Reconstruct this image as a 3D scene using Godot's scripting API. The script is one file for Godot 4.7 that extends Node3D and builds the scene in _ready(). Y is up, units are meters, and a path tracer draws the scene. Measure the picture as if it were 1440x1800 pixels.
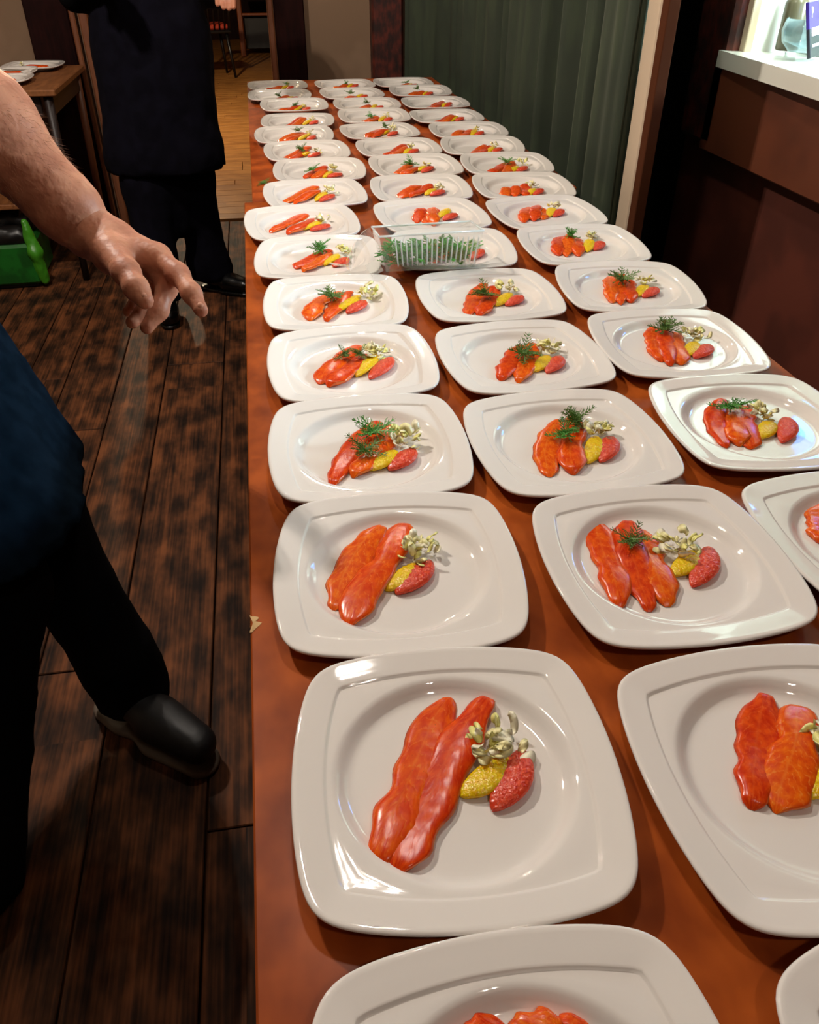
extends Node3D
# A long wooden table of plated salmon starters in a dim dining room. y is up, metres; the table tops are at TY.

const TY := 0.75
var rng := RandomNumberGenerator.new()
var used := {}
var M := {}
var noise := FastNoiseLite.new()

# ------------------------------------------------------------------ naming
func numbered(called: String) -> String:
	var n: int = used.get(called, -1) + 1
	used[called] = n
	return called if n == 0 else "%s_%03d" % [called, n]

func tag(o: Node3D, label := "", category := "", group := "", kind := "") -> Node3D:
	if label: o.set_meta("label", label)
	if category: o.set_meta("category", category)
	if group: o.set_meta("group", group)
	if kind: o.set_meta("kind", kind)
	return o

func thing(called: String, label: String, category: String, at := Vector3.ZERO, group := "") -> Node3D:
	var o := Node3D.new()
	o.name = numbered(called)
	add_child(o)
	o.position = at
	return tag(o, label, category, group)

func part(parent: Node3D, called: String, mesh: Mesh, mat: Material, at := Vector3.ZERO, turn := Vector3.ZERO) -> MeshInstance3D:
	var o := MeshInstance3D.new()
	o.name = called if parent != self else numbered(called)
	o.mesh = mesh
	o.material_override = mat
	o.position = at
	o.rotation = turn
	parent.add_child(o, true)
	return o

func struct(called: String, mesh: Mesh, mat: Material, at: Vector3, label: String, category: String) -> MeshInstance3D:
	var o := part(self, called, mesh, mat, at)
	tag(o, label, category, "", "structure")
	return o

# ------------------------------------------------------------------ meshes
func tri_out(st: SurfaceTool, a: Vector3, b: Vector3, c: Vector3) -> void:
	if (b - a).cross(c - a).dot(a + b + c) > 0.0:
		st.add_vertex(a); st.add_vertex(c); st.add_vertex(b)
	else:
		st.add_vertex(a); st.add_vertex(b); st.add_vertex(c)

func box(x: float, y: float, z: float, bev := 0.004) -> ArrayMesh:
	var h := Vector3(x, y, z) / 2.0
	var b: float = min(bev, min(h.x, min(h.y, h.z)) * 0.6)
	var st := SurfaceTool.new()
	st.begin(Mesh.PRIMITIVE_TRIANGLES)
	st.set_smooth_group(-1)
	var v := func(s: Vector3, ax: int) -> Vector3:
		var q := s * (h - Vector3(b, b, b))
		q[ax] = s[ax] * h[ax]
		return q
	var sg := [-1.0, 1.0]
	for ax in 3:
		var u := (ax + 1) % 3
		var w := (ax + 2) % 3
		for s in sg:
			var c := []
			for k in [[-1.0, -1.0], [1.0, -1.0], [1.0, 1.0], [-1.0, 1.0]]:
				var q := Vector3.ZERO
				q[ax] = s; q[u] = k[0]; q[w] = k[1]
				c.append(v.call(q, ax))
			tri_out(st, c[0], c[1], c[2]); tri_out(st, c[0], c[2], c[3])
			for t in sg:   # edge between faces ax=s and u=t
				var q1 := Vector3.ZERO
				q1[ax] = s; q1[u] = t; q1[w] = -1.0
				var q2 := q1
				q2[w] = 1.0
				var a1: Vector3 = v.call(q1, ax)
				var a2: Vector3 = v.call(q2, ax)
				var b1: Vector3 = v.call(q1, u)
				var b2: Vector3 = v.call(q2, u)
				tri_out(st, a1, a2, b2); tri_out(st, a1, b2, b1)
	for sx in sg:
		for sy in sg:
			for sz in sg:
				var q := Vector3(sx, sy, sz)
				tri_out(st, v.call(q, 0), v.call(q, 1), v.call(q, 2))
	st.generate_normals()
	return st.commit()

# a smooth grid of points; wrap joins the last column to the first
func grid(st: SurfaceTool, rows: Array, wrap := false, uvs := true) -> void:
	var base: int = st.get_meta("n", 0)
	var n: int = rows[0].size()
	for i in rows.size():
		for j in n:
			if uvs: st.set_uv(Vector2(float(j) / float(n - 1), float(i) / float(rows.size() - 1)))
			st.add_vertex(rows[i][j])
	for i in rows.size() - 1:
		for j in (n if wrap else n - 1):
			var a := base + i * n + j
			var b := base + i * n + (j + 1) % n
			var c := a + n
			var d := b + n
			for k in [a, b, d, a, d, c]:
				st.add_index(k)
	st.set_meta("n", base + rows.size() * n)

func begin() -> SurfaceTool:
	var st := SurfaceTool.new()
	st.begin(Mesh.PRIMITIVE_TRIANGLES)
	st.set_smooth_group(0)
	return st

func done(st: SurfaceTool) -> ArrayMesh:
	st.generate_normals()
	return st.commit()

func tube(st: SurfaceTool, path: Array, radii: Array, sides := 8) -> void:
	var rows := []
	var up := Vector3.UP
	for i in path.size():
		var p: Vector3 = path[i]
		var d: Vector3 = (path[min(i + 1, path.size() - 1)] - path[max(i - 1, 0)]).normalized()
		if abs(d.dot(up)) > 0.95: up = Vector3.RIGHT if abs(d.x) < 0.9 else Vector3.BACK
		var x := d.cross(up).normalized()
		var y := x.cross(d).normalized()
		up = y
		var r: float = radii[i] if i < radii.size() else radii[-1]
		var row := []
		for k in sides:
			var a := TAU * k / sides
			row.append(p + (x * cos(a) + y * sin(a)) * r)
		rows.append(row)
	var cap0 := []
	var cap1 := []
	for k in sides:
		cap0.append(path[0])
		cap1.append(path[-1])
	rows.push_front(cap0)
	rows.push_back(cap1)
	grid(st, rows, true)

func tube_mesh(path: Array, radii: Array, sides := 10) -> ArrayMesh:
	var st := begin()
	tube(st, path, radii, sides)
	return done(st)

func lathe(profile: Array, sides := 32) -> ArrayMesh:
	var st := begin()
	var rows := []
	for q in profile:
		var row := []
		for k in sides:
			var a := -TAU * k / sides
			row.append(Vector3(q.x * cos(a), q.y, q.x * sin(a)))
		rows.append(row)
	grid(st, rows, true)
	return done(st)

# surface nets over smoothly joined tapered capsules [a, b, ra, rb]; what lies under y = floor_y or above y = top_y is cut off
func body_mesh(caps: Array, cell: float, k: float, floor_y := -99.0, top_y := 99.0, rough := 0.0) -> ArrayMesh:
	var lo := Vector3(1e9, 1e9, 1e9)
	var hi := -lo
	for c in caps:
		var r: float = max(c[2], c[3]) + k + cell * 2.0
		for p in [c[0], c[1]]:
			lo = lo.min(p - Vector3(r, r, r))
			hi = hi.max(p + Vector3(r, r, r))
	var n := Vector3i(((hi - lo) / cell).ceil()) + Vector3i(2, 2, 2)
	var f := PackedFloat32Array()
	f.resize(n.x * n.y * n.z)
	f.fill(9.0)
	var sy := n.x
	var sz := n.x * n.y
	for c in caps:
		var a: Vector3 = c[0]
		var ba: Vector3 = c[1] - a
		var ra: float = c[2]
		var dr: float = c[3] - ra
		var l2: float = max(ba.length_squared(), 1e-9)
		var r: float = max(c[2], c[3]) + k + cell * 2.0
		var c0 := Vector3i(((a.min(c[1]) - Vector3(r, r, r) - lo) / cell).floor()).clamp(Vector3i.ZERO, n - Vector3i.ONE)
		var c1 := Vector3i(((a.max(c[1]) + Vector3(r, r, r) - lo) / cell).ceil()).clamp(Vector3i.ZERO, n - Vector3i.ONE)
		for z in range(c0.z, c1.z + 1):
			for y in range(c0.y, c1.y + 1):
				var at := z * sz + y * sy + c0.x
				var p := lo + Vector3(c0.x, y, z) * cell - a
				for x in range(c0.x, c1.x + 1):
					var t: float = clampf(p.dot(ba) / l2, 0.0, 1.0)
					var d := (p - ba * t).length() - ra - dr * t
					var e := f[at]
					var h: float = maxf(k - absf(e - d), 0.0) / k
					f[at] = minf(e, d) - h * h * k * 0.25
					at += 1
					p.x += cell
	for z in n.z:
		for y in n.y:
			var py := lo.y + y * cell
			var cut: float = max(floor_y - py, py - top_y)
			if cut > -cell * 3.0 or rough > 0.0:
				for x in n.x:
					var at := z * sz + y * sy + x
					if rough > 0.0 and absf(f[at]) < 0.05:
						f[at] += rough * noise.get_noise_3d((lo.x + x * cell) * 900.0, py * 500.0, (lo.z + z * cell) * 900.0)
					f[at] = maxf(f[at], cut)
	var ids := {}
	var pts := PackedVector3Array()
	var offs := [0, 1, sy, sy + 1, sz, sz + 1, sz + sy, sz + sy + 1]
	var quads := PackedInt32Array()
	for z in n.z - 1:
		for y in n.y - 1:
			for x in n.x - 1:
				var at := z * sz + y * sy + x
				var m := 0
				for i in 8:
					if f[at + offs[i]] < 0.0: m |= 1 << i
				if m == 0 or m == 255: continue
				var s := Vector3.ZERO
				var cnt := 0
				for e in [[0, 1], [2, 3], [4, 5], [6, 7], [0, 2], [1, 3], [4, 6], [5, 7], [0, 4], [1, 5], [2, 6], [3, 7]]:
					var i: int = e[0]
					var j: int = e[1]
					if ((m >> i) & 1) == ((m >> j) & 1): continue
					var u := f[at + offs[i]]
					var t := u / (u - f[at + offs[j]])
					var p := Vector3(i & 1, (i >> 1) & 1, i >> 2)
					s += p.lerp(Vector3(j & 1, (j >> 1) & 1, j >> 2), t)
					cnt += 1
				ids[at] = pts.size()
				pts.append(lo + (Vector3(x, y, z) + s / cnt) * cell)
				var m0 := m & 1
				if x > 0 or y > 0 or z > 0:
					if y > 0 and z > 0 and ((m >> 1) & 1) != m0: quads.append_array([at, at - sy, at - sy - sz, at - sz, m0])
					if x > 0 and z > 0 and ((m >> 2) & 1) != m0: quads.append_array([at, at - sz, at - sz - 1, at - 1, m0])
					if x > 0 and y > 0 and ((m >> 4) & 1) != m0: quads.append_array([at, at - 1, at - 1 - sy, at - sy, m0])
	var st := begin()
	for p in pts: st.add_vertex(p)
	for i in range(0, quads.size(), 5):
		var q := [ids[quads[i]], ids[quads[i + 1]], ids[quads[i + 2]], ids[quads[i + 3]]]
		if quads[i + 4] == 0: q.reverse()
		for j in [0, 1, 2, 0, 2, 3]: st.add_index(q[j])
	return done(st)

# ------------------------------------------------------------------ materials
func mat(color: Color, rough := 0.6, spec := 0.5) -> StandardMaterial3D:
	var m := StandardMaterial3D.new()
	m.albedo_color = color
	m.roughness = rough
	m.metallic_specular = spec
	return m

func picture(w: int, h: int, f: Callable) -> ImageTexture:
	var im := Image.create(w, h, false, Image.FORMAT_RGB8)
	for y in h:
		for x in w:
			im.set_pixel(x, y, f.call(x, y))
	return ImageTexture.create_from_image(im)

func textured(m: StandardMaterial3D, tex: Texture2D, scale: Vector3, tri := true) -> StandardMaterial3D:
	m.albedo_texture = tex
	m.uv1_triplanar = tri
	m.uv1_scale = scale
	return m

func bumped(m: StandardMaterial3D, tex: Texture2D, cm: float) -> StandardMaterial3D:
	m.heightmap_enabled = true
	m.heightmap_texture = tex
	m.heightmap_scale = cm
	return m

func grain(seed_: int, w: int, h: int, along: float, across: float, dark: Color, light: Color, streak: float, blotch: float) -> ImageTexture:
	noise.seed = seed_
	return picture(w, h, func(x: int, y: int):
		var a := noise.get_noise_2d(x * across, y * along) * 0.5 + 0.5
		var b := noise.get_noise_2d(x * across * 4.0 + 91.0, y * along * 1.6) * 0.5 + 0.5
		var c := noise.get_noise_2d(x * 0.9 + 400.0, y * 0.9 + 70.0) * 0.5 + 0.5
		var t: float = clampf(a * (1.0 - streak - blotch) + b * streak + c * blotch, 0.0, 1.0)
		return dark.lerp(light, smoothstep(0.2, 0.8, t)))

func salmon_texture(seed_: int, base: Color, deep: Color, fat: Color, strength: float) -> Array:
	noise.seed = seed_
	var bump := Image.create(192, 512, false, Image.FORMAT_RGB8)
	var tex := picture(192, 512, func(x: int, y: int):
		var v := (x / 191.0) * 2.0 - 1.0
		var u := y / 511.0
		var wob := noise.get_noise_2d(x * 0.7, y * 0.6) * 0.9
		var ph := u * 13.0 + pow(absf(v + 0.15), 1.25) * 2.4 + wob
		var line := smoothstep(0.86, 1.05, cos(ph * TAU) * 0.5 + 0.5 + 0.18 * noise.get_noise_2d(x * 3.0 + 50.0, y * 3.0))
		line *= clampf(0.35 + 1.1 * noise.get_noise_2d(x * 0.8 + 300.0, y * 0.8) + 0.35, 0.0, 1.0)
		var mid := smoothstep(0.10, 0.0, absf(v + 0.15 + wob * 0.06)) * 0.5
		var blot: float = clampf(0.5 + 0.9 * noise.get_noise_2d(x * 0.9 + 700.0, y * 0.9 + 40.0), 0.0, 1.0)
		var c := deep.lerp(base, blot)
		c = c.lerp(fat, clampf(maxf(line * strength, mid * strength), 0.0, 1.0))
		c = c.lerp(Color(0.90, 0.62, 0.42), smoothstep(0.90, 1.0, v + wob * 0.05) * 0.8)
		var sp := noise.get_noise_2d(x * 9.0 + 11.0, y * 9.0 + 5.0)
		if sp > 0.62 and u > 0.25 and u < 0.8: c = c.lerp(Color(0.12, 0.06, 0.03), smoothstep(0.62, 0.72, sp) * 0.85)
		var hgt: float = clampf(0.5 + 0.30 * cos(ph * TAU) + 0.12 * noise.get_noise_2d(x * 2.0, y * 2.0), 0.0, 1.0)
		bump.set_pixel(x, y, Color(hgt, hgt, hgt))
		return c)
	return [tex, ImageTexture.create_from_image(bump)]

func soft_noise(seed_: int, size: int, freq: float, a: Color, b: Color, lo := 0.3, hi := 0.7) -> ImageTexture:
	var nz := FastNoiseLite.new()
	nz.seed = seed_
	nz.frequency = freq
	nz.fractal_octaves = 4
	var im := nz.get_seamless_image(size, size)
	return picture(size, size, func(x: int, y: int): return a.lerp(b, smoothstep(lo, hi, im.get_pixel(x, y).r)))

func make_materials() -> void:
	noise.noise_type = FastNoiseLite.TYPE_SIMPLEX_SMOOTH
	noise.frequency = 0.02
	noise.fractal_octaves = 4
	M.plate = mat(Color(0.925, 0.905, 0.88), 0.035, 0.5)
	# varnished table wood, its grain running across the tables
	var tw := grain(3, 640, 640, 1.6, 0.35, Color(0.52, 0.225, 0.08), Color(0.80, 0.40, 0.15), 0.35, 0.25)
	M.table = textured(mat(Color(0.92, 0.92, 0.92), 0.30, 0.3), tw, Vector3(1.0, 1.0, 0.4))
	M.table_2 = textured(mat(Color(0.95, 0.92, 0.92), 0.34, 0.3), tw, Vector3(1.0, 1.0, 0.4))
	M.table_2.uv1_offset = Vector3(0.37, 0.2, 0.61)
	M.table_edge = textured(mat(Color(1.25, 1.2, 1.1), 0.35), tw, Vector3(1.0, 1.0, 0.4))
	M.chip = bumped(mat(Color(0.80, 0.66, 0.46), 0.8), soft_noise(5, 64, 0.06, Color(0.2, 0.2, 0.2), Color.WHITE), 0.2)
	# old floor boards
	for i in 3:
		var t := grain(20 + i, 256, 768, 0.25, 2.2, Color(0.085, 0.055, 0.038), Color(0.48, 0.285, 0.165), 0.28, 0.52)
		M["plank_%d" % i] = bumped(textured(mat(Color.WHITE, 0.65, 0.25), t, Vector3(2.5, 2.5, 0.42)), t, 0.35)
		M["plank_%d" % i].uv1_offset = Vector3(0.3 * i, 0, 0.21 * i)
		var o := grain(40 + i, 512, 128, 1.4, 0.25, Color(0.50, 0.32, 0.15), Color(0.68, 0.47, 0.24), 0.4, 0.25)
		M["oak_%d" % i] = textured(mat(Color.WHITE, 0.45, 0.4), o, Vector3(0.5, 2.0, 2.0))
	M.gap = mat(Color(0.03, 0.02, 0.016), 0.9)
	# food
	var s := salmon_texture(7, Color(0.93, 0.38, 0.05), Color(0.84, 0.23, 0.03), Color(0.95, 0.60, 0.30), 0.50)
	M.salmon_0 = bumped(textured(mat(Color.WHITE, 0.24, 0.4), s[0], Vector3.ONE, false), s[1], 0.006)
	s = salmon_texture(19, Color(0.91, 0.33, 0.05), Color(0.79, 0.18, 0.03), Color(0.94, 0.54, 0.30), 0.42)
	M.salmon_1 = bumped(textured(mat(Color.WHITE, 0.24, 0.4), s[0], Vector3.ONE, false), s[1], 0.006)
	s = salmon_texture(31, Color(0.95, 0.44, 0.06), Color(0.86, 0.27, 0.04), Color(0.97, 0.66, 0.34), 0.55)
	M.salmon_2 = bumped(textured(mat(Color.WHITE, 0.24, 0.4), s[0], Vector3.ONE, false), s[1], 0.006)
	for i in 3:
		M["salmon_%d" % i].subsurf_scatter_enabled = true
		M["salmon_%d" % i].subsurf_scatter_strength = 0.1
	var pulp := soft_noise(9, 128, 0.09, Color(0.2, 0.2, 0.2), Color.WHITE)
	var ot := soft_noise(10, 128, 0.05, Color(0.95, 0.73, 0.03), Color(0.99, 0.83, 0.12))
	M.orange = bumped(textured(mat(Color.WHITE, 0.22, 0.5), ot, Vector3(22, 22, 22)), pulp, 0.06)
	var gt := soft_noise(12, 128, 0.06, Color(0.86, 0.24, 0.13), Color(0.93, 0.36, 0.22))
	M.grapefruit = bumped(textured(mat(Color.WHITE, 0.22, 0.5), gt, Vector3(22, 22, 22)), pulp, 0.08)
	for k in ["orange", "grapefruit"]:
		M[k].subsurf_scatter_enabled = true
		M[k].subsurf_scatter_strength = 0.3
	M.fennel_0 = mat(Color(0.98, 0.96, 0.84), 0.35)
	M.fennel_1 = mat(Color(0.97, 0.94, 0.70), 0.35)
	M.fennel_2 = mat(Color(0.95, 0.93, 0.58), 0.35)
	for i in 3: M["fennel_%d" % i].backlight = Color(0.22, 0.21, 0.15)
	M.dill = mat(Color(0.36, 0.52, 0.20), 0.5)
	M.dill.backlight = Color(0.12, 0.25, 0.06)
	M.dill_bright = mat(Color(0.32, 0.62, 0.22), 0.5)
	M.dill_bright.backlight = Color(0.2, 0.4, 0.12)
	M.dill_box = mat(Color(0.36, 0.72, 0.30), 0.5)
	M.dill_box.backlight = Color(0.3, 0.5, 0.2)
	M.clear = mat(Color(0.92, 0.96, 0.95, 0.13), 0.04, 0.6)
	M.clear.transparency = BaseMaterial3D.TRANSPARENCY_ALPHA
	M.clear_rib = mat(Color(0.95, 0.98, 0.97, 0.6), 0.06, 0.7)
	M.clear_rib.transparency = BaseMaterial3D.TRANSPARENCY_ALPHA
	# room
	M.plaster = textured(mat(Color.WHITE, 0.85), soft_noise(51, 256, 0.012, Color(0.50, 0.40, 0.31), Color(0.56, 0.455, 0.36)), Vector3(0.6, 0.6, 0.6))
	M.ceiling = mat(Color(0.55, 0.48, 0.40), 0.9)
	M.dark_wood = textured(mat(Color.WHITE, 0.65, 0.2), grain(61, 256, 512, 0.3, 1.6, Color(0.085, 0.025, 0.022), Color(0.16, 0.055, 0.045), 0.4, 0.2), Vector3(2, 1, 2))
	M.rustic = textured(mat(Color.WHITE, 0.55), grain(62, 256, 512, 0.7, 1.2, Color(0.10, 0.035, 0.025), Color(0.42, 0.15, 0.085), 0.25, 0.5), Vector3(3, 1.4, 3))
	M.trim_wood = textured(mat(Color.WHITE, 0.5), grain(63, 128, 512, 0.3, 1.6, Color(0.42, 0.24, 0.15), Color(0.56, 0.34, 0.21), 0.4, 0.2), Vector3(4, 1, 4))
	M.board = textured(mat(Color.WHITE, 0.5), soft_noise(64, 256, 0.012, Color(0.33, 0.165, 0.095), Color(0.40, 0.205, 0.12)), Vector3(0.8, 0.8, 0.8))
	M.low_wall = textured(mat(Color.WHITE, 0.5), soft_noise(65, 256, 0.015, Color(0.32, 0.155, 0.115), Color(0.39, 0.19, 0.14)), Vector3(0.8, 0.8, 0.8))
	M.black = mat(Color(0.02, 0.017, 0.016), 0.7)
	M.trim_dark = mat(Color(0.30, 0.17, 0.11), 0.95, 0.05)
	M.white_trim = mat(Color(0.78, 0.70, 0.60), 0.5)
	M.laminate = mat(Color(0.88, 0.87, 0.82), 0.14)
	M.white_wall = mat(Color(0.90, 0.91, 0.88), 0.5)
	M.kitchen_wall = mat(Color(0.86, 0.91, 0.87), 0.6)
	M.curtain = textured(mat(Color.WHITE, 0.85), soft_noise(70, 128, 0.03, Color(0.17, 0.205, 0.15), Color(0.21, 0.25, 0.175)), Vector3(3, 0.6, 3))
	# people
	M.skin = bumped(textured(mat(Color.WHITE, 0.5, 0.4), soft_noise(80, 256, 0.02, Color(0.66, 0.42, 0.32), Color(0.76, 0.52, 0.40)), Vector3(4, 4, 4)), soft_noise(81, 256, 0.12, Color(0.3, 0.3, 0.3), Color.WHITE), 0.05)
	M.skin.subsurf_scatter_enabled = true
	M.skin.subsurf_scatter_strength = 0.15
	M.arm_hair = mat(Color(0.55, 0.36, 0.24), 0.6)
	M.nail = mat(Color(0.74, 0.52, 0.42), 0.5, 0.3)
	M.hair = mat(Color(0.14, 0.085, 0.05), 0.6)
	M.denim = textured(mat(Color.WHITE, 0.95, 0.08), soft_noise(83, 256, 0.03, Color(0.034, 0.070, 0.105), Color(0.052, 0.096, 0.138)), Vector3(3, 3, 3))
	M.cloth_black = mat(Color(0.022, 0.02, 0.026), 0.95, 0.2)
	M.cloth_navy = textured(mat(Color.WHITE, 0.95, 0.2), soft_noise(84, 128, 0.03, Color(0.03, 0.026, 0.055), Color(0.045, 0.04, 0.08)), Vector3(3, 3, 3))
	M.shoe = mat(Color(0.035, 0.035, 0.042), 0.55)
	M.shoe_gloss = mat(Color(0.02, 0.02, 0.02), 0.25)
	M.sole = mat(Color(0.36, 0.31, 0.26), 0.7)
	# odds and ends
	M.side_wood = textured(mat(Color.WHITE, 0.5), grain(90, 256, 256, 0.4, 1.4, Color(0.45, 0.27, 0.14), Color(0.60, 0.38, 0.21), 0.4, 0.2), Vector3(2, 2, 2))
	M.side_dark = mat(Color(0.12, 0.06, 0.045), 0.5)
	M.green = textured(mat(Color.WHITE, 0.45), soft_noise(91, 128, 0.02, Color(0.05, 0.30, 0.08), Color(0.08, 0.40, 0.11)), Vector3(3, 3, 3))
	M.green_bag = mat(Color(0.25, 0.55, 0.12), 0.35)
	M.bin_black = mat(Color(0.05, 0.05, 0.05), 0.4)
	M.chair_black = mat(Color(0.03, 0.028, 0.035), 0.35)
	M.cushion = mat(Color(0.62, 0.17, 0.07), 0.7)
	M.orange_wood = mat(Color(0.50, 0.24, 0.08), 0.5)
	M.bottle = mat(Color(0.36, 0.33, 0.25), 0.25)
	M.bottle_cap = mat(Color(0.24, 0.25, 0.15), 0.4)
	M.glass_bowl = mat(Color(0.55, 0.68, 0.72, 0.45), 0.08)
	M.glass_bowl.transparency = BaseMaterial3D.TRANSPARENCY_ALPHA
	M.purple = mat(Color(0.22, 0.14, 0.48), 0.4)
	M.charcoal = mat(Color(0.10, 0.11, 0.13), 0.4)
	M.pale = mat(Color(0.80, 0.78, 0.88), 0.5)
	M.metal = mat(Color(0.4, 0.4, 0.4), 0.4)
	M.metal.metallic = 0.8

func glow(c: Color, e: float) -> StandardMaterial3D:
	var m := mat(Color(0.9, 0.9, 0.9), 0.5)
	m.emission_enabled = true
	m.emission = c
	m.emission_energy_multiplier = e
	return m

# ------------------------------------------------------------------ plates
func side_r(phi: float, a: float, rb: float) -> float:
	var c := a - rb
	return c * cos(phi) + sqrt(max(rb * rb - pow(c * sin(phi), 2.0), 1e-9))

func square_r(th: float, a: float, rb: float, p: float) -> float:   # radius of a bulging square at angle th; a large p gives sharp corners
	var inv := 0.0
	for k in 4:
		var phi := th - k * PI / 2.0
		if cos(phi) > 0.2: inv += pow(side_r(phi, a, rb) / a, -p)
	return a * pow(inv, -1.0 / p)

func plate_mesh(n := 160) -> ArrayMesh:
	var st := begin()
	var rows := []
	for i in 30: rows.append([])
	for k in n:
		var th := TAU * k / n
		var d := Vector3(cos(th), 0, sin(th))
		var ro := square_r(th, 0.135, 0.455, 13.6)
		var rs := square_r(th, 0.1075, 0.36, 90.0)
		var prof := [Vector2(0.0005, 0.0060), Vector2(0.03, 0.0060), Vector2(0.06, 0.0060), Vector2(0.080, 0.0060), Vector2(0.0845, 0.0061), Vector2(0.0875, 0.0066), Vector2(0.0905, 0.0078)]
		prof.append_array([Vector2(0.0945, 0.0114), Vector2(0.0985, 0.0150), Vector2(0.1010, 0.0164), Vector2(0.1035, 0.0170)])
		var x0 := 0.1037
		prof.append(Vector2(lerpf(x0, rs, 0.5), 0.0171))
		prof.append(Vector2(rs - 0.0012, 0.0172))
		prof.append(Vector2(rs - 0.0003, 0.0173))
		prof.append(Vector2(rs + 0.0012, 0.0191))
		prof.append(Vector2(rs + 0.0022, 0.0196))
		prof.append(Vector2(rs + 0.0036, 0.0199))
		prof.append(Vector2(lerpf(rs, ro, 0.55), 0.0212))
		prof.append(Vector2(ro - 0.0060, 0.0224))
		prof.append(Vector2(ro - 0.0030, 0.0228))
		prof.append(Vector2(ro - 0.0008, 0.0224))
		prof.append(Vector2(ro, 0.0208))
		prof.append(Vector2(ro - 0.0008, 0.0190))
		prof.append(Vector2(ro - 0.0035, 0.0172))
		prof.append(Vector2(lerpf(0.094, ro, 0.5), 0.0115))
		prof.append(Vector2(0.092, 0.0040))
		prof.append(Vector2(0.090, 0.0))
		prof.append(Vector2(0.086, 0.0))
		prof.append(Vector2(0.084, 0.0020))
		prof.append(Vector2(0.0005, 0.0020))
		for i in 30: rows[i].append(d * prof[i].x + Vector3(0, prof[i].y, 0))
	grid(st, rows, true)
	return done(st)

# ------------------------------------------------------------------ food
func smooth_path(pts: Array, n: int) -> Array:
	var c := Curve3D.new()
	for i in pts.size():
		var t: Vector3 = (pts[min(i + 1, pts.size() - 1)] - pts[max(i - 1, 0)]) / 6.0
		c.add_point(pts[i], -t, t)
	c.bake_interval = 0.002
	var out := []
	var l := c.get_baked_length()
	for i in n: out.append(c.sample_baked(l * i / float(n - 1)))
	return out

func salmon_mesh(pts: Array, width: float, lift: float, thick: float, fine: bool) -> ArrayMesh:
	var n := 34 if fine else 14
	var m := 14 if fine else 8
	var path := smooth_path(pts, n)
	var ph := rng.randf() * 10.0
	var dent := rng.randf_range(0.03, 0.15)
	var dent_at := rng.randf_range(0.35, 0.65)
	var tail := rng.randf_range(0.14, 0.34)
	var nose := rng.randf_range(0.66, 0.86)
	var len_ := 0.0
	for i in n - 1: len_ += (path[i + 1] - path[i]).length()
	var rows := []
	for i in n:
		var u := i / float(n - 1)
		var d: Vector3 = (path[min(i + 1, n - 1)] - path[max(i - 1, 0)]).normalized()
		var x := Vector3(-d.z, 0, d.x).normalized()
		var e0: float = smoothstep(0.0, tail, u)
		var e1: float = 1.0 - smoothstep(nose, 1.0, u)
		var w: float = width * (0.42 + 0.58 * e0) * (0.45 + 0.55 * e1) * (1.0 + 0.10 * sin(u * 9.0 + ph) + 0.05 * sin(u * 23.0 + ph * 2.0))
		var close: float = sqrt(clampf(min(u, 1.0 - u) / 0.045, 0.0, 1.0))
		w *= 0.25 + 0.75 * close
		w *= 1.0 - dent * exp(-pow((u - dent_at) / 0.07, 2.0))
		var row := []
		for j in m + 1:
			var v := j / float(m) * 2.0 - 1.0
			var hgt: float = thick * pow(max(1.0 - pow(absf(v), 3.0), 0.0), 0.6) * (0.15 + 0.85 * close) * (0.55 + 0.45 * smoothstep(0.0, 0.24, min(u, 1.0 - u)))
			hgt *= 1.0 + 0.05 * sin((u * len_ * 640.0) + absf(v) * 3.0 + ph) * (1.0 - absf(v) * 0.5) + 0.10 * sin(u * 7.0 + v * 3.0 + ph)
			var arch := 0.0022 * sin(u * 5.0 + ph) + lift * (0.7 + 0.3 * v) + 0.0022
			var edge := 0.0011 * sin(u * 31.0 + ph * 3.0 + signf(v)) * pow(absf(v), 6.0)
			row.append(path[i] + x * (v * w * 0.5 + edge) + Vector3(0, arch * close + hgt, 0))
		row.append(path[i] + x * w * 0.46 + Vector3(0, 0.0003 + lift * 0.9 * close, 0))
		row.append(path[i] - x * w * 0.46 + Vector3(0, 0.0003 + lift * 0.35 * close, 0))
		rows.append(row)
	var st := begin()
	var flat := []
	for r in rows:
		r.append(r[0])
		flat.append(r)
	# texture runs 0..1 over the upper face only
	var base := 0
	var q: int = rows[0].size()
	for i in n:
		for j in q:
			var uu: float = clampf(j / float(m), 0.0, 1.0) if j < q - 1 else 0.0
			if j == q - 2: uu = 0.02
			st.set_uv(Vector2(uu, i / float(n - 1)))
			st.add_vertex(rows[i][j])
	for i in n - 1:
		for j in q - 1:
			var a := base + i * q + j
			for k in [a, a + 1, a + q + 1, a, a + q + 1, a + q]: st.add_index(k)
	return done(st)

func segment_mesh(p0: Vector3, p1: Vector3, width: float, high: float, bend: float, fine: bool) -> ArrayMesh:   # a citrus fillet from p0 to p1, bent to its right
	var d := p1 - p0
	var x := Vector3(-d.z, 0, d.x).normalized()
	var rows := []
	var n := 22 if fine else 10
	var m := 16 if fine else 8
	for i in n + 1:
		var s := -1.0 + 2.0 * i / float(n)
		s = sin(s * PI / 2.0)
		var e: float = pow(max(1.0 - s * s, 0.0), 0.62)
		var c := p0 + d * (s * 0.5 + 0.5) + x * bend * (1.0 - s * s)
		var row := []
		for k in m:
			var a := TAU * k / m
			var cx := cos(a)
			var yy := sin(a)
			var y: float = high * (0.5 + 0.5 * yy * (0.75 + 0.25 * cx)) * (0.25 + 0.75 * e)
			row.append(c + x * cx * width * 0.5 * e + Vector3(0, y + 0.0004 * sin(s * 21.0 + a * 3.0), 0))
		rows.append(row)
	var st := begin()
	grid(st, rows, true)
	return done(st)

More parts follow.
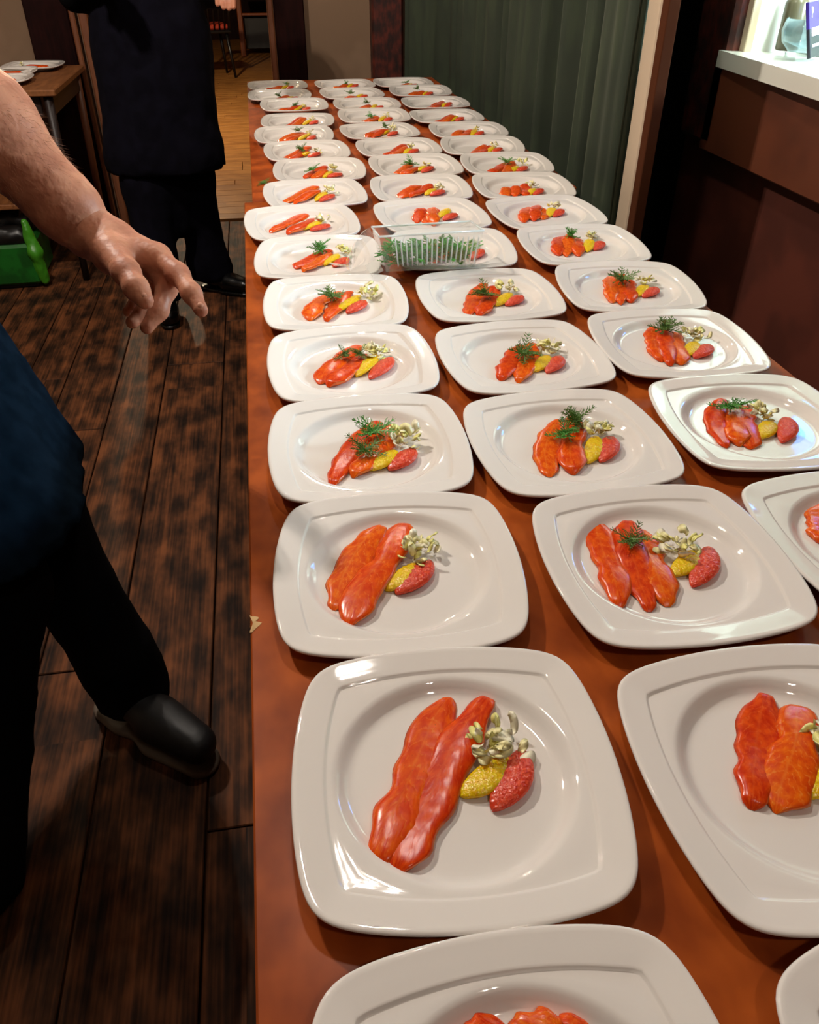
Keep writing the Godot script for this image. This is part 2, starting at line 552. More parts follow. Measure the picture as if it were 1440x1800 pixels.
func shaving(st: SurfaceTool, c: Vector3, r: float, spread: float) -> void:   # one thin curled ribbon of fennel
	var a := rng.randf() * TAU
	var turn := rng.randf_range(0.4, 1.5) * (1.0 if rng.randf() < 0.5 else -1.0)
	var rad := r * rng.randf_range(0.45, 0.85)
	var o := c + Vector3(rng.randf_range(-1, 1), 0, rng.randf_range(-1, 1)) * spread
	var tilt := Vector3(rng.randf_range(-0.5, 0.5), 1, rng.randf_range(-0.5, 0.5)).normalized()
	var x := tilt.cross(Vector3(cos(a), 0.2, sin(a))).normalized()
	var z := x.cross(tilt)
	var w := rng.randf_range(0.0035, 0.0075)
	var top := []
	var n := 12
	for i in n + 1:
		var t := i / float(n)
		var g := turn * t
		var p := o + (x * cos(g) + z * sin(g)) * rad * (1.0 - 0.3 * t) + Vector3(0, rng.randf_range(-0.0002, 0.0002) + 0.004 * sin(t * 4.0 + a), 0)
		var ww := w * pow(sin(clampf(t * 0.9 + 0.07, 0, 1) * PI), 0.5)
		var outw := (x * cos(g) + z * sin(g))
		var up := (tilt * (0.35 + 0.3 * sin(a * 3.0)) + outw * (0.9 + 0.3 * sin(a + t * 2.0))).normalized()
		p.y = max(p.y, c.y + 0.001 - 0.0)
		top.append([p - up * ww, p + up.cross(x.cross(z)) * 0.0 + Vector3(0, 0.0008, 0), p + up * ww, p - Vector3(0, 0.0004, 0)])
	grid(st, top, true)

func fennel(parent: Node3D, r: float, pieces: int, split: bool) -> void:
	var sts := []
	for i in 3: sts.append(begin())
	var cnt := [0, 0, 0]
	for i in pieces:
		var k := rng.randi() % 3
		var lvl := i / float(pieces)
		var c := Vector3(0, 0.003 + 0.011 * lvl, 0)
		if split:
			var one := begin()
			shaving(one, c, r, r * 0.75 * (1.0 - lvl * 0.5))
			part(parent, "fennel_shaving", done(one), M["fennel_%d" % k])
		else:
			shaving(sts[k], c, r, r * 0.75 * (1.0 - lvl * 0.5))
			cnt[k] += 1
	for k in 3:
		if cnt[k]: part(parent, "fennel_shaving", done(sts[k]), M["fennel_%d" % k])

func needle(st: SurfaceTool, a: Vector3, b: Vector3, r: float) -> void:
	var d := (b - a).normalized()
	var x := d.cross(Vector3(0.3, 1, 0.2)).normalized() * r
	var y := d.cross(x)
	var q := [a + x, a - x * 0.5 + y * 0.87, a - x * 0.5 - y * 0.87]
	for i in 3:
		for p in [q[i], b, q[(i + 1) % 3]]:
			st.add_vertex(p)

func frond(st: SurfaceTool, at: Vector3, dir: Vector3, size: float, r: float) -> void:   # a feathery dill frond: stem, side stems, needles
	var p := at
	var d := dir.normalized()
	var steps := 9
	for i in steps:
		var q := p + d * size / steps
		q.y = max(q.y, 0.0006)
		needle(st, p, q + d * 0.001, r * 1.5)
		if i > 1:
			for s in [-1.0, 1.0]:
				var l := size * 0.42 * (1.0 - i / float(steps + 2)) * rng.randf_range(0.7, 1.2)
				var sd: Vector3 = (d + d.cross(Vector3.UP).normalized() * s * rng.randf_range(0.7, 1.3) + Vector3(0, rng.randf_range(-0.1, 0.55), 0)).normalized()
				var e := p + sd * l
				e.y = max(e.y, 0.0006)
				needle(st, p, e, r)
				for k in 4:
					var t := 0.3 + 0.2 * k
					var bpt := p.lerp(e, t)
					var nd := (sd + Vector3(rng.randf_range(-1, 1), rng.randf_range(-0.4, 0.8), rng.randf_range(-1, 1)) * 0.9).normalized()
					var tip := bpt + nd * l * 0.38
					tip.y = max(tip.y, 0.0006)
					needle(st, bpt, tip, r * 0.85)
		p = q
		d = (d + Vector3(rng.randf_range(-0.18, 0.18), rng.randf_range(-0.12, 0.1), rng.randf_range(-0.18, 0.18))).normalized()

func dill_mesh(size: float, fronds: int, r := 0.00042) -> ArrayMesh:
	var st := SurfaceTool.new()
	st.begin(Mesh.PRIMITIVE_TRIANGLES)
	st.set_smooth_group(-1)
	for i in fronds:
		var a := rng.randf() * TAU
		var d := Vector3(cos(a), rng.randf_range(0.1, 0.55), sin(a))
		frond(st, -Vector3(d.x, 0, d.z) * size * 0.35 + Vector3(0, 0.001, 0), d, size * rng.randf_range(0.8, 1.2), r)
	st.generate_normals()
	return st.commit()

var plate_far: ArrayMesh
var plate_near: ArrayMesh
var dills := []
const NTH := ["nearest", "second", "third", "fourth", "fifth", "sixth", "seventh", "eighth", "ninth", "tenth", "eleventh", "twelfth", "thirteenth", "fourteenth", "fifteenth", "farthest"]

func serve(row: String, i: int, x: float, z: float, turn: float, tilt: float, slices: Array, org: Array, grp: Array, fen: Array, dill: Array) -> void:
	var row_words: String = {"L": "left row", "M": "middle row", "R": "right row"}[row]
	var k := i - 2 if row == "R" else i
	var nth: String = "farthest" if i == 15 else NTH[k]
	var where := "%s plate of the %s" % [nth, row_words]
	var extra: String = {"L": "along the aisle edge", "M": "down the table centre", "R": "beside wall and curtain"}[row]
	var at := Vector3(x, TY, z)
	rng.seed = hash(row) + i * 31
	var fine := i < 8
	var pl := part(self, "dinner_plate", plate_near if i < 9 else plate_far, M.plate, at)
	pl.rotation = Vector3(deg_to_rad(tilt), deg_to_rad(turn), 0)
	pl.position.y += 0.092 * sin(deg_to_rad(tilt))
	var detail := "%s plate in the %s, %s" % [nth, row_words, extra]
	tag(pl, "white square rimmed %s" % detail, "plate", "white plates in three rows on the long table")
	var y := TY + 0.0062 + 0.092 * sin(deg_to_rad(tilt))
	var names: Array = [[], ["single"], ["left", "right"], ["left", "middle", "right"]][slices.size()]
	for j in slices.size():
		var sp := []
		var c := Vector3.ZERO
		for q in range(0, slices[j].size()): sp.append(Vector3(slices[j][q][0] * 0.01, 0, slices[j][q][1] * 0.01))
		for q in sp: c += q / sp.size()
		for q in sp.size(): sp[q] -= c
		var wdt: float = {"L0": 0.030, "L1": 0.0335, "L2": 0.033, "M1": 0.034, "M2": 0.031}.get(row + str(i), 0.032 if slices.size() == 2 else 0.028)
		# where the traced lines run close together, the slices lie half over each other
		var me := salmon_mesh(sp, wdt * 1.16, 0.0034 if j % 2 == 1 else 0.0004, 0.0044, fine)
		var sl := part(self, "salmon_slice", me, M["salmon_%d" % ((i * 2 + j + row.unicode_at(0)) % 3)], Vector3(x, y, z) + c)
		tag(sl, "%s cured salmon slice on the %s" % [names[j], where], "salmon slice", "cured salmon slices on the plates")
	if org.size():
		var p0 := Vector3(org[0][0], 0, org[0][1]) * 0.01
		var p1 := Vector3(org[1][0], 0, org[1][1]) * 0.01
		var mid := (p0 + p1) / 2.0
		var l := p1 - p0
		var ext: float = clampf(0.060 / max(l.length(), 0.02), 1.12, 1.7)
		var o := part(self, "orange_segment", segment_mesh(-l * 0.5 * ext, l * 0.5 * ext, 0.027, 0.011, 0.004, fine), M.orange, Vector3(x, y, z) + mid)
		tag(o, "yellow orange segment on the %s" % where, "orange segment", "orange segments on the plates")
	if grp.size():
		var p0 := Vector3(grp[0][0], 0, grp[0][1]) * 0.01
		var p1 := Vector3(grp[1][0], 0, grp[1][1]) * 0.01
		var mid := (p0 + p1) / 2.0
		var l := p1 - p0
		var ext: float = clampf(0.060 / max(l.length(), 0.02), 1.12, 1.7)
		var o := part(self, "grapefruit_segment", segment_mesh(-l * 0.5 * ext, l * 0.5 * ext, 0.029, 0.0125, 0.005, fine), M.grapefruit, Vector3(x, y, z) + mid)
		tag(o, "pink red grapefruit segment on the %s" % where, "grapefruit segment", "grapefruit segments on the plates")
	if fen.size():
		var o := thing("fennel_heap", "pale heap of shaved fennel on the %s" % where, "fennel", Vector3(x + fen[0] * 0.01, y + 0.002, z + fen[1] * 0.01), "fennel heaps on the plates")
		fennel(o, fen[2] * 0.01, 26 if i < 5 else (18 if i < 9 else 12), i < 5)
	var cnt := dill.size() / 3
	for j in cnt:
		var sz: float = dill[j * 3 + 2]
		var dm: ArrayMesh = dills[(i + j * 2 + row.unicode_at(0)) % dills.size()]
		var o := part(self, "dill_sprig", dm, M.dill if (i + j) % 3 else M.dill_bright, Vector3(x + dill[j * 3] * 0.01, y + 0.0095, z + dill[j * 3 + 1] * 0.01), Vector3(0, rng.randf() * TAU, 0))
		o.scale = Vector3.ONE * sz / 1.4
		var which := "" if cnt == 1 else ("farther " if j == int(row == "M") else "nearer ")
		if row + str(i) == "L4" : which = ["left ", "right "][j]
		tag(o, "%sgreen dill sprig on salmon, %s" % [which, where], "dill sprig", "dill sprigs on the plates")

# ------------------------------------------------------------------ scene
func _ready() -> void:
	set_camera_and_light()
	make_materials()
	build_room()
	build_kitchen()
	build_tables()
	plate_near = plate_mesh(160)
	plate_far = plate_mesh(80)
	rng.seed = 5
	for i in 4: dills.append(dill_mesh(0.031, 6 + i % 3, 0.0006))
	serve("L", 0, 0.098, -0.124, -1.0, 0.3, [[[-3.8, -5.5], [-1.6, -7.3], [-0.0, -8.4]], [[-0.8, -5.0], [1.6, -6.8], [3.4, -8.2]], [[1.6, -4.6], [3.7, -6.4], [4.9, -7.8]]], [], [], [], [])
	serve("L", 1, 0.107, -0.393, -4.8, 0.4, [[[-7.6, 6.8], [-3.5, -0.4], [-0.4, -5.9], [1.5, -8.6]], [[-6.3, 7.6], [-2.7, 2.4], [0.5, -2.4], [5.0, -7.9]]], [[0.3, 1.7], [5.0, -1.1]], [[2.5, 3.3], [6.2, -1.4]], [3.7, -2.0, 2.3], [])
	serve("L", 2, 0.101, -0.658, -4.4, 0.8, [[[-7.5, 4.5], [-5.3, -1.2], [-2.6, -5.8], [-0.2, -8.8]], [[-6.3, 7.4], [-4.0, 2.3], [-0.8, -2.3], [2.3, -9.2]]], [[-1.5, 2.3], [2.6, -1.1]], [[-0.5, 3.0], [3.7, -1.3]], [3.0, -2.7, 2.2], [])
	serve("L", 3, 0.102, -0.917, -1.2, 0.7, [[[-5.7, 7.3], [-3.3, 1.5], [-0.3, -3.4], [2.7, -7.7]], [[-2.9, 5.9], [-0.7, 2.8], [2.0, -1.3], [4.2, -6.0]]], [[-0.2, 4.5], [3.4, 0.8]], [[2.2, 4.9], [5.9, 0.8]], [5.3, -1.2, 2.1], [1.0, -2.7, 2.2, -0.6, 1.5, 1.8])
	serve("L", 4, 0.108, -1.177, 1.0, 0.7, [[[-5.6, 4.8], [-2.7, -0.8], [2.3, -8.8]], [[-4.4, 6.0], [-0.9, 1.8], [3.0, -4.5]]], [[0.5, 3.0], [4.3, -3.8]], [[2.5, 4.2], [6.6, -2.1]], [4.9, -3.3, 2.0], [-0.9, -2.3, 1.5, 1.7, -2.3, 1.2])
	serve("L", 5, 0.107, -1.437, -2.8, 0.6, [[[-5.3, 5.3], [-3.2, -2.2], [1.9, -8.2]], [[-2.3, 6.3], [0.2, -0.4], [3.6, -6.7]]], [[-0.3, 2.1], [4.8, -4.8]], [[1.9, 3.1], [5.5, -1.7]], [6.4, -4.2, 2.2], [-0.5, -2.5, 2.2])
	serve("L", 6, 0.095, -1.698, -4.7, 0.9, [[[-5.1, 3.5], [-2.4, -0.8], [3.4, -6.7]], [[-3.7, 5.5], [-0.5, 1.4], [3.1, -3.6]]], [[1.0, 2.3], [4.3, -3.5]], [[2.9, 3.7], [6.1, -0.6]], [5.4, -3.4, 1.8], [0.7, -3.8, 2.0])
	serve("L", 7, 0.075, -1.953, 3.8, 1.0, [[[-7.6, 3.2], [-2.6, -4.3], [3.0, -11.8]], [[-3.7, 5.2], [0.3, -0.0], [4.7, -6.4]]], [[0.4, 2.3], [4.6, -3.1]], [[2.3, 3.0], [6.2, 0.5]], [5.1, -2.3, 1.5], [])
	serve("L", 8, 0.125, -2.207, 3.7, 0.9, [[[-8.7, 4.6], [-3.3, -4.1], [2.7, -12.1]], [[-5.8, 5.1], [-2.0, -0.9], [1.9, -6.2]]], [[-0.0, 2.9], [3.1, -4.6]], [[1.1, 3.6], [4.9, -1.4]], [4.3, -3.2, 1.4], [])
	serve("L", 9, 0.158, -2.463, -1.7, 0.9, [[[-4.8, 4.3], [-1.4, -1.9], [2.9, -8.4]], [[-2.8, 6.0], [-0.6, 3.0], [2.0, -2.8]]], [[0.4, 4.8], [3.4, -1.5]], [[2.6, 3.8], [5.5, 2.3]], [3.7, -3.0, 1.5], [-2.1, -0.3, 1.6])
	serve("L", 10, 0.138, -2.719, 2.5, 0.9, [[[-8.2, 6.0], [-3.4, -1.2], [2.1, -11.2]], [[-5.3, 8.0], [-3.1, 2.9], [0.4, -4.7]]], [[-2.4, 2.7], [0.7, -2.4]], [[0.4, 3.2], [3.7, -0.3]], [3.2, -0.7, 1.2], [-1.6, -1.5, 1.6])
	serve("L", 11, 0.112, -2.975, -0.1, 0.9, [[[-5.6, 6.4], [-1.2, -2.2], [3.9, -9.2]], [[-3.4, 7.7], [0.4, 0.0], [4.8, -7.0]]], [[1.2, 3.6], [5.4, -5.2]], [[4.2, 4.1], [6.7, -1.1]], [5.2, -3.9, 1.2], [1.6, -5.7, 1.5])
	serve("L", 12, 0.139, -3.231, -3.6, 0.0, [[[-5.6, 6.0], [-1.4, -0.9], [2.7, -12.7]], [[-4.0, 7.3], [-0.5, 1.5], [3.1, -9.2]]], [[1.8, 1.7], [5.0, -5.5]], [[4.5, 1.1], [6.9, -2.9]], [5.6, -4.1, 1.2], [])
	serve("L", 13, 0.143, -3.555, 2.0, 0.9, [[[-7.0, 7.3], [-2.6, 3.0], [2.0, -5.5]], [[-5.0, 8.9], [-1.3, 4.5], [2.3, -2.7]]], [[-0.6, 7.1], [3.8, -5.1]], [[3.0, 6.5], [5.6, 1.8]], [4.0, 2.7, 1.0], [0.4, 0.1, 1.4])
	serve("L", 14, 0.095, -3.811, -0.8, 0.3, [[[-5.7, 7.1], [-1.1, 3.5], [4.0, -3.0]], [[-3.8, 8.8], [0.3, 5.2], [4.8, 0.1]]], [[2.3, 7.1], [5.3, -1.0]], [[4.4, 7.5], [6.7, 0.7]], [], [-0.5, 2.5, 1.5])
	serve("L", 15, 0.096, -4.078, 2.5, 0.0, [[[-5.0, 6.8], [-2.1, 0.8], [0.6, -3.8]], [[-3.0, 7.2], [-0.4, 2.7], [1.9, -3.5]]], [[1.6, 3.4], [4.6, -6.0]], [[4.1, 3.9], [6.5, -2.4]], [4.5, -3.4, 1.0], [4.3, -3.1, 1.2])
	serve("M", 0, 0.400, -0.090, 6.0, 0.8, [], [], [], [], [])
	serve("M", 1, 0.391, -0.347, 0.3, 0.0, [[[-5.4, 2.3], [-3.5, -0.6], [-1.1, -4.1], [2.1, -8.7]], [[-3.7, 2.9], [-1.0, 0.1], [1.6, -2.9], [4.3, -6.9]]], [[-0.5, 1.9], [4.1, -1.0]], [[1.9, 3.1], [6.1, -0.7]], [4.7, -2.9, 2.2], [])
	serve("M", 2, 0.394, -0.623, -0.4, 0.5, [[[-7.4, 5.8], [-6.2, 1.7], [-5.5, -3.3], [-4.3, -9.3]], [[-4.4, 6.7], [-3.2, 0.7], [-2.4, -3.8], [-0.7, -8.4]], [[-2.2, 6.3], [-1.2, 1.1], [-0.4, -3.5], [0.2, -7.0]]], [[0.5, 1.7], [4.8, -1.6]], [[1.9, 3.6], [6.4, -1.8]], [2.7, -2.2, 2.2], [-2.3, -3.3, 1.6])
	serve("M", 3, 0.373, -0.887, 1.2, 0.3, [[[-4.7, 7.0], [-3.3, 1.3], [-1.1, -3.1], [1.4, -6.8]], [[-1.5, 7.0], [0.1, 1.3], [2.2, -3.2], [3.3, -7.8]]], [[1.4, 4.5], [4.5, -1.3]], [[3.2, 4.5], [6.5, -0.9]], [5.2, -1.9, 1.9], [-0.2, -0.8, 2.0, 2.5, -3.9, 2.0])
	serve("M", 4, 0.386, -1.156, 1.8, 0.0, [[[-5.1, 6.1], [-2.3, 0.9], [2.0, -6.2]], [[-2.6, 7.3], [-0.0, 2.6], [3.6, -6.0]]], [[1.1, 3.9], [4.7, -0.9]], [[3.0, 4.6], [6.5, -0.2]], [5.4, -2.7, 2.0], [0.5, -0.3, 2.2])
	serve("M", 5, 0.399, -1.427, 0.1, 0.0, [[[-5.7, 7.0], [-2.3, -1.0], [1.5, -8.5]], [[-3.6, 7.3], [-0.4, 1.4], [2.7, -6.4]]], [[0.9, 2.9], [4.9, -2.4]], [[2.8, 3.2], [6.6, -0.6]], [4.5, -3.3, 1.7], [-0.8, 0.2, 2.0])
	serve("M", 6, 0.389, -1.703, -3.9, 0.9, [[[-7.2, 3.9], [-4.3, -1.4], [-0.6, -6.8]], [[-5.0, 5.3], [-2.2, 0.9], [0.9, -4.5]]], [[-0.3, 3.8], [3.3, -0.6]], [[3.1, 4.4], [6.5, -0.8]], [5.2, -2.3, 1.4], [])
	serve("M", 7, 0.391, -1.959, 4.7, 0.9, [[[-3.9, 1.8], [-1.9, -5.2], [-0.4, -10.1]], [[-0.2, 4.8], [0.8, -2.7], [2.5, -11.2]], [[-1.8, 3.6], [-0.4, -2.4], [3.3, -7.9]]], [[2.3, -1.5], [5.8, -8.0]], [[3.4, 0.2], [6.3, -2.8]], [], [])
	serve("M", 8, 0.411, -2.214, -1.0, 0.9, [[[-6.6, 4.9], [-2.7, -1.5], [1.2, -7.6]], [[-3.7, 4.2], [0.8, -0.9], [4.2, -7.1]]], [[0.9, 2.8], [4.2, -2.0]], [[2.7, 3.1], [5.8, 0.7]], [5.3, -0.6, 1.2], [])
	serve("M", 9, 0.442, -2.470, 2.2, 0.9, [[[-6.9, 6.0], [-3.3, -0.4], [-0.1, -6.4]], [[-4.7, 7.7], [-1.5, 2.1], [1.0, -2.5]]], [[0.5, 2.0], [3.4, -2.5]], [[1.4, 3.6], [5.3, -1.5]], [3.5, -1.9, 1.2], [-1.2, -1.2, 1.9])
	serve("M", 10, 0.432, -2.726, 1.2, 0.0, [[[-6.2, 7.2], [-1.4, 0.6], [3.9, -8.9]], [[-3.9, 7.6], [-0.5, 3.3], [3.4, -4.6]]], [[1.2, 4.1], [4.3, -2.1]], [[2.8, 3.5], [6.0, -0.1]], [4.7, -2.5, 1.4], [])
	serve("M", 11, 0.408, -2.995, 4.1, 0.0, [[[-5.4, 5.0], [-0.3, -5.0], [4.0, -9.4]], [[-3.3, 5.4], [0.8, -1.8], [4.1, -6.3]]], [[0.4, 0.9], [4.0, -5.5]], [[2.8, 2.3], [6.3, -2.0]], [5.9, -5.9, 1.4], [2.8, -6.7, 1.5])
	serve("M", 12, 0.427, -3.276, 0.2, 0.9, [[[-6.1, 8.7], [-1.0, 0.6], [2.1, -3.5]], [[-4.3, 9.0], [-0.3, 3.0], [2.3, -1.2]]], [[1.3, 5.4], [4.5, -3.2]], [[3.2, 5.8], [6.1, 0.6]], [5.0, -0.7, 1.2], [-1.5, 1.2, 1.5])
	serve("M", 13, 0.433, -3.532, -0.3, 0.3, [[[-5.3, 7.5], [-0.2, -0.7], [2.2, -3.0]], [[-3.3, 7.8], [0.4, 2.0], [2.7, -1.6]]], [[0.8, 6.0], [3.9, -4.0]], [[2.9, 5.1], [5.9, 0.3]], [], [0.3, -2.8, 1.4])
	serve("M", 14, 0.402, -3.799, 4.8, 0.6, [[[-5.1, 8.1], [-2.2, 5.7], [0.6, 1.8]], [[-3.2, 8.4], [-0.8, 6.0], [1.8, 2.0]]], [[1.2, 5.1], [4.7, -3.3]], [[3.1, 5.4], [6.0, -0.1]], [], [-0.6, 0.4, 1.6])
	serve("M", 15, 0.399, -4.061, 3.9, 0.0, [[[-5.4, 5.1], [-2.7, 0.6], [0.4, -4.0]], [[-3.7, 5.4], [-1.2, 0.8], [1.4, -3.9]]], [[1.1, 1.6], [4.0, -8.1]], [[2.9, 1.9], [5.9, -4.3]], [], [0.8, -2.2, 1.3])
	serve("R", 2, 0.659, -0.617, 0.5, 0.0, [[[-6.4, -1.1], [-4.5, -4.6], [-1.9, -8.3]], [[-4.3, -0.2], [-2.0, -4.2], [0.2, -8.0]]], [[-0.5, -2.8], [3.7, -6.7]], [[0.8, -2.0], [5.4, -6.4]], [4.5, -8.2, 1.8], [])
	serve("R", 3, 0.654, -0.894, -3.6, 0.3, [[[-6.6, 4.8], [-5.4, -0.2], [-3.4, -4.4], [-0.4, -8.0]], [[-4.7, 4.7], [-2.9, 0.3], [0.2, -6.1]], [[-3.5, 5.7], [-1.7, 1.3], [1.9, -6.1]]], [[-1.0, 3.3], [2.8, -0.6]], [[1.7, 4.6], [5.6, -1.0]], [2.2, -1.9, 1.7], [-1.7, -3.7, 2.0])
	serve("R", 4, 0.655, -1.161, -3.7, 0.6, [[[-4.1, 4.6], [-2.7, -1.5], [0.5, -9.4]], [[-3.4, 6.3], [-1.3, -0.1], [1.9, -8.4]], [[-1.5, 6.2], [0.6, 0.2], [2.8, -6.7]]], [[0.8, 3.3], [4.3, -1.2]], [[1.9, 4.1], [6.1, 0.3]], [4.9, -2.9, 2.1], [0.5, -5.1, 2.2])
	serve("R", 5, 0.678, -1.422, -6.7, 0.7, [[[-4.9, 4.9], [-2.3, -2.3], [0.2, -9.1]], [[-3.6, 6.0], [-0.2, -2.6], [2.1, -8.8]], [[-1.4, 5.5], [1.2, -1.7], [3.2, -8.0]]], [[1.3, 2.5], [4.5, -2.3]], [[2.3, 3.0], [5.9, -0.4]], [5.0, -3.1, 1.9], [-0.2, -2.9, 2.4])
	serve("R", 6, 0.677, -1.682, -1.4, 0.9, [[[-6.2, 3.0], [-4.2, -3.8], [-0.8, -10.9]], [[-4.7, 4.0], [-2.0, -3.4], [0.6, -9.8]], [[-2.1, 4.1], [0.2, -3.1], [1.6, -9.2]]], [[0.9, 1.4], [3.8, -5.9]], [[3.0, 0.6], [5.4, -3.5]], [4.8, -5.8, 1.5], [-0.5, -6.3, 1.8])
	serve("R", 7, 0.673, -1.937, 4.0, 1.0, [[[-6.3, 3.5], [-3.8, -3.9], [-1.2, -9.2]], [[-3.6, 3.0], [-0.9, -4.5], [1.1, -9.9]], [[-1.0, 2.0], [0.6, -4.2], [1.1, -7.8]]], [[1.2, -0.0], [3.8, -6.7]], [[2.4, 0.2], [5.4, -4.4]], [4.5, -5.4, 1.4], [])
	serve("R", 8, 0.691, -2.192, -3.9, 0.9, [[[-6.8, 6.8], [-5.0, 1.2], [-3.6, -3.4]], [[-3.7, 6.1], [-2.4, 1.7], [-1.4, -2.4]], [[-1.0, 6.6], [0.7, 1.0], [2.6, -6.1]]], [[0.7, 4.7], [2.8, 0.3]], [[1.9, 4.9], [4.5, 1.2]], [3.2, -1.4, 1.4], [])
	serve("R", 9, 0.715, -2.448, -4.3, 0.9, [[[-7.1, 7.6], [-2.3, 0.7], [1.7, -6.0]], [[-3.8, 9.5], [-0.4, 3.9], [3.5, -5.7]]], [[0.0, 5.7], [3.1, -0.2]], [[1.9, 5.3], [5.7, 1.0]], [5.4, -2.2, 1.7], [0.3, -0.8, 1.9])
	serve("R", 10, 0.704, -2.703, -7.0, 0.9, [[[-5.4, 8.0], [-1.2, 1.2], [2.5, -5.1]], [[-3.1, 9.2], [0.0, 3.1], [3.4, -3.2]]], [[0.6, 5.4], [3.8, -1.6]], [[2.2, 5.7], [5.9, 0.4]], [4.5, -1.1, 1.4], [])
	serve("R", 11, 0.717, -2.959, -2.6, 0.3, [[[-6.5, 6.4], [-2.6, -1.8], [-0.2, -5.5]], [[-3.8, 7.8], [-0.3, 0.6], [2.2, -5.1]]], [[0.2, 4.4], [3.5, -5.0]], [[1.6, 4.6], [5.1, -0.7]], [3.3, -2.8, 1.1], [])
	serve("R", 12, 0.696, -3.227, 0.3, 0.0, [[[-6.0, 6.1], [-1.3, 1.2], [4.2, -7.3]], [[-3.5, 6.5], [-0.1, 2.6], [4.2, -4.9]]], [[1.0, 3.8], [4.8, -4.8]], [[3.1, 3.0], [6.4, -1.0]], [], [])
	serve("R", 13, 0.712, -3.525, 0.4, 0.0, [[[-5.5, 8.8], [-1.3, 3.0], [2.3, -5.9]], [[-2.8, 9.3], [0.8, 2.0], [5.0, -9.6]]], [[2.1, 3.7], [5.1, -3.9]], [[3.2, 5.2], [7.0, -5.0]], [], [])
	serve("R", 14, 0.704, -3.819, -2.6, 0.9, [[[-6.3, 7.6], [-1.1, -2.2], [0.7, -5.1]], [[-4.2, 7.9], [-0.7, 2.5], [1.6, -3.3]]], [[0.2, 4.4], [3.3, -2.7]], [[1.7, 4.7], [5.0, -0.9]], [], [-0.4, -5.0, 1.5])
	serve("R", 15, 0.670, -4.074, 1.9, 0.0, [[[-3.8, 7.8], [-1.2, 3.2], [1.4, -1.5]], [[-1.8, 8.2], [0.6, 3.5], [2.7, -1.3]]], [[1.0, 5.7], [4.0, -2.3]], [[2.5, 6.0], [5.8, -0.3]], [], [1.4, 0.2, 1.4])
	build_container()
	build_chef()
	build_waiter()
	build_side_table()
	build_far_room()

func set_camera_and_light() -> void:
	var cam := Camera3D.new()
	cam.name = "camera"
	cam.transform = Transform3D(Basis(Vector3(0.985569, 0.001182, 0.169267), Vector3(0.098864, 0.807674, -0.581282), Vector3(-0.137400, 0.589628, 0.795902)), Vector3(0, 1.3291, 0))
	cam.fov = 65.610
	cam.near = 0.02
	add_child(cam)
	cam.current = true
	var we := WorldEnvironment.new()
	we.name = "environment"
	var e := Environment.new()
	e.background_mode = Environment.BG_COLOR
	e.background_color = Color(0.0, 0.0, 0.0)
	e.tonemap_mode = Environment.TONE_MAPPER_LINEAR
	e.tonemap_exposure = 1.09
	e.sdfgi_enabled = true
	e.ssao_enabled = true
	e.ssil_enabled = true
	we.environment = e
	add_child(we)
	var bulb_mesh := SphereMesh.new()
	bulb_mesh.radius = 0.011
	bulb_mesh.height = 0.022
	bulb_mesh.radial_segments = 16
	bulb_mesh.rings = 8
	var bulb_mat := glow(Color(1.0, 0.92, 0.82), 40.0)
	var can := lathe([Vector2(0.0005, 0.07), Vector2(0.018, 0.07), Vector2(0.024, 0.062), Vector2(0.024, 0.0), Vector2(0.022, 0.0), Vector2(0.021, 0.058), Vector2(0.0005, 0.06)], 24)
	# clusters of four small spots under the ceiling
	var spots := [
		[Vector3(0.16, 2.45, -1.30), 0.15, Color(1.0, 0.965, 0.92), "ceiling cluster of four spot bulbs above the middle of the tables"],
		[Vector3(-0.85, 2.45, -2.2), 0.74, Color(1.0, 0.955, 0.905), "ceiling cluster of four spot bulbs above the aisle"],
		[Vector3(0.35, 2.45, -4.1), 0.14, Color(1.0, 0.95, 0.89), "ceiling cluster of four spot bulbs above the far table end"],
		[Vector3(0.45, 2.45, 0.5), 0.09, Color(1.0, 0.95, 0.90), "ceiling cluster of four spot bulbs above the near table end"]]
	M.metal_lamp = mat(Color(0.1, 0.1, 0.1), 0.5)
	for s in spots:
		var t := thing("ceiling_spot_lamp", s[3], "lamp", s[0])
		part(t, "lamp_base", box(0.13, 0.03, 0.13, 0.006), M.metal_lamp, Vector3(0, 0.17, 0))
		part(t, "lamp_stem", lathe([Vector2(0.0005, 0.155), Vector2(0.008, 0.155), Vector2(0.008, 0.0), Vector2(0.0005, 0.0)], 12), M.metal_lamp, Vector3(0, 0.0, 0))
		for k in 4:
			var at := Vector3([-0.034, 0.034, 0.034, -0.034][k], 0.0, [-0.034, -0.034, 0.034, 0.034][k])
			part(t, "lamp_shade", can, M.metal_lamp, at)
			part(t, "light_bulb", bulb_mesh, bulb_mat, at + Vector3(0, 0.014, 0))
			var l := OmniLight3D.new()
			l.name = "lamp_light"
			l.light_color = s[2]
			l.light_energy = s[1]
			l.light_size = 0.011
			l.omni_range = 14.0
			l.omni_attenuation = 2.0
			l.shadow_enabled = true
			t.add_child(l, true)
			l.position = at + Vector3(0, -0.012, 0)

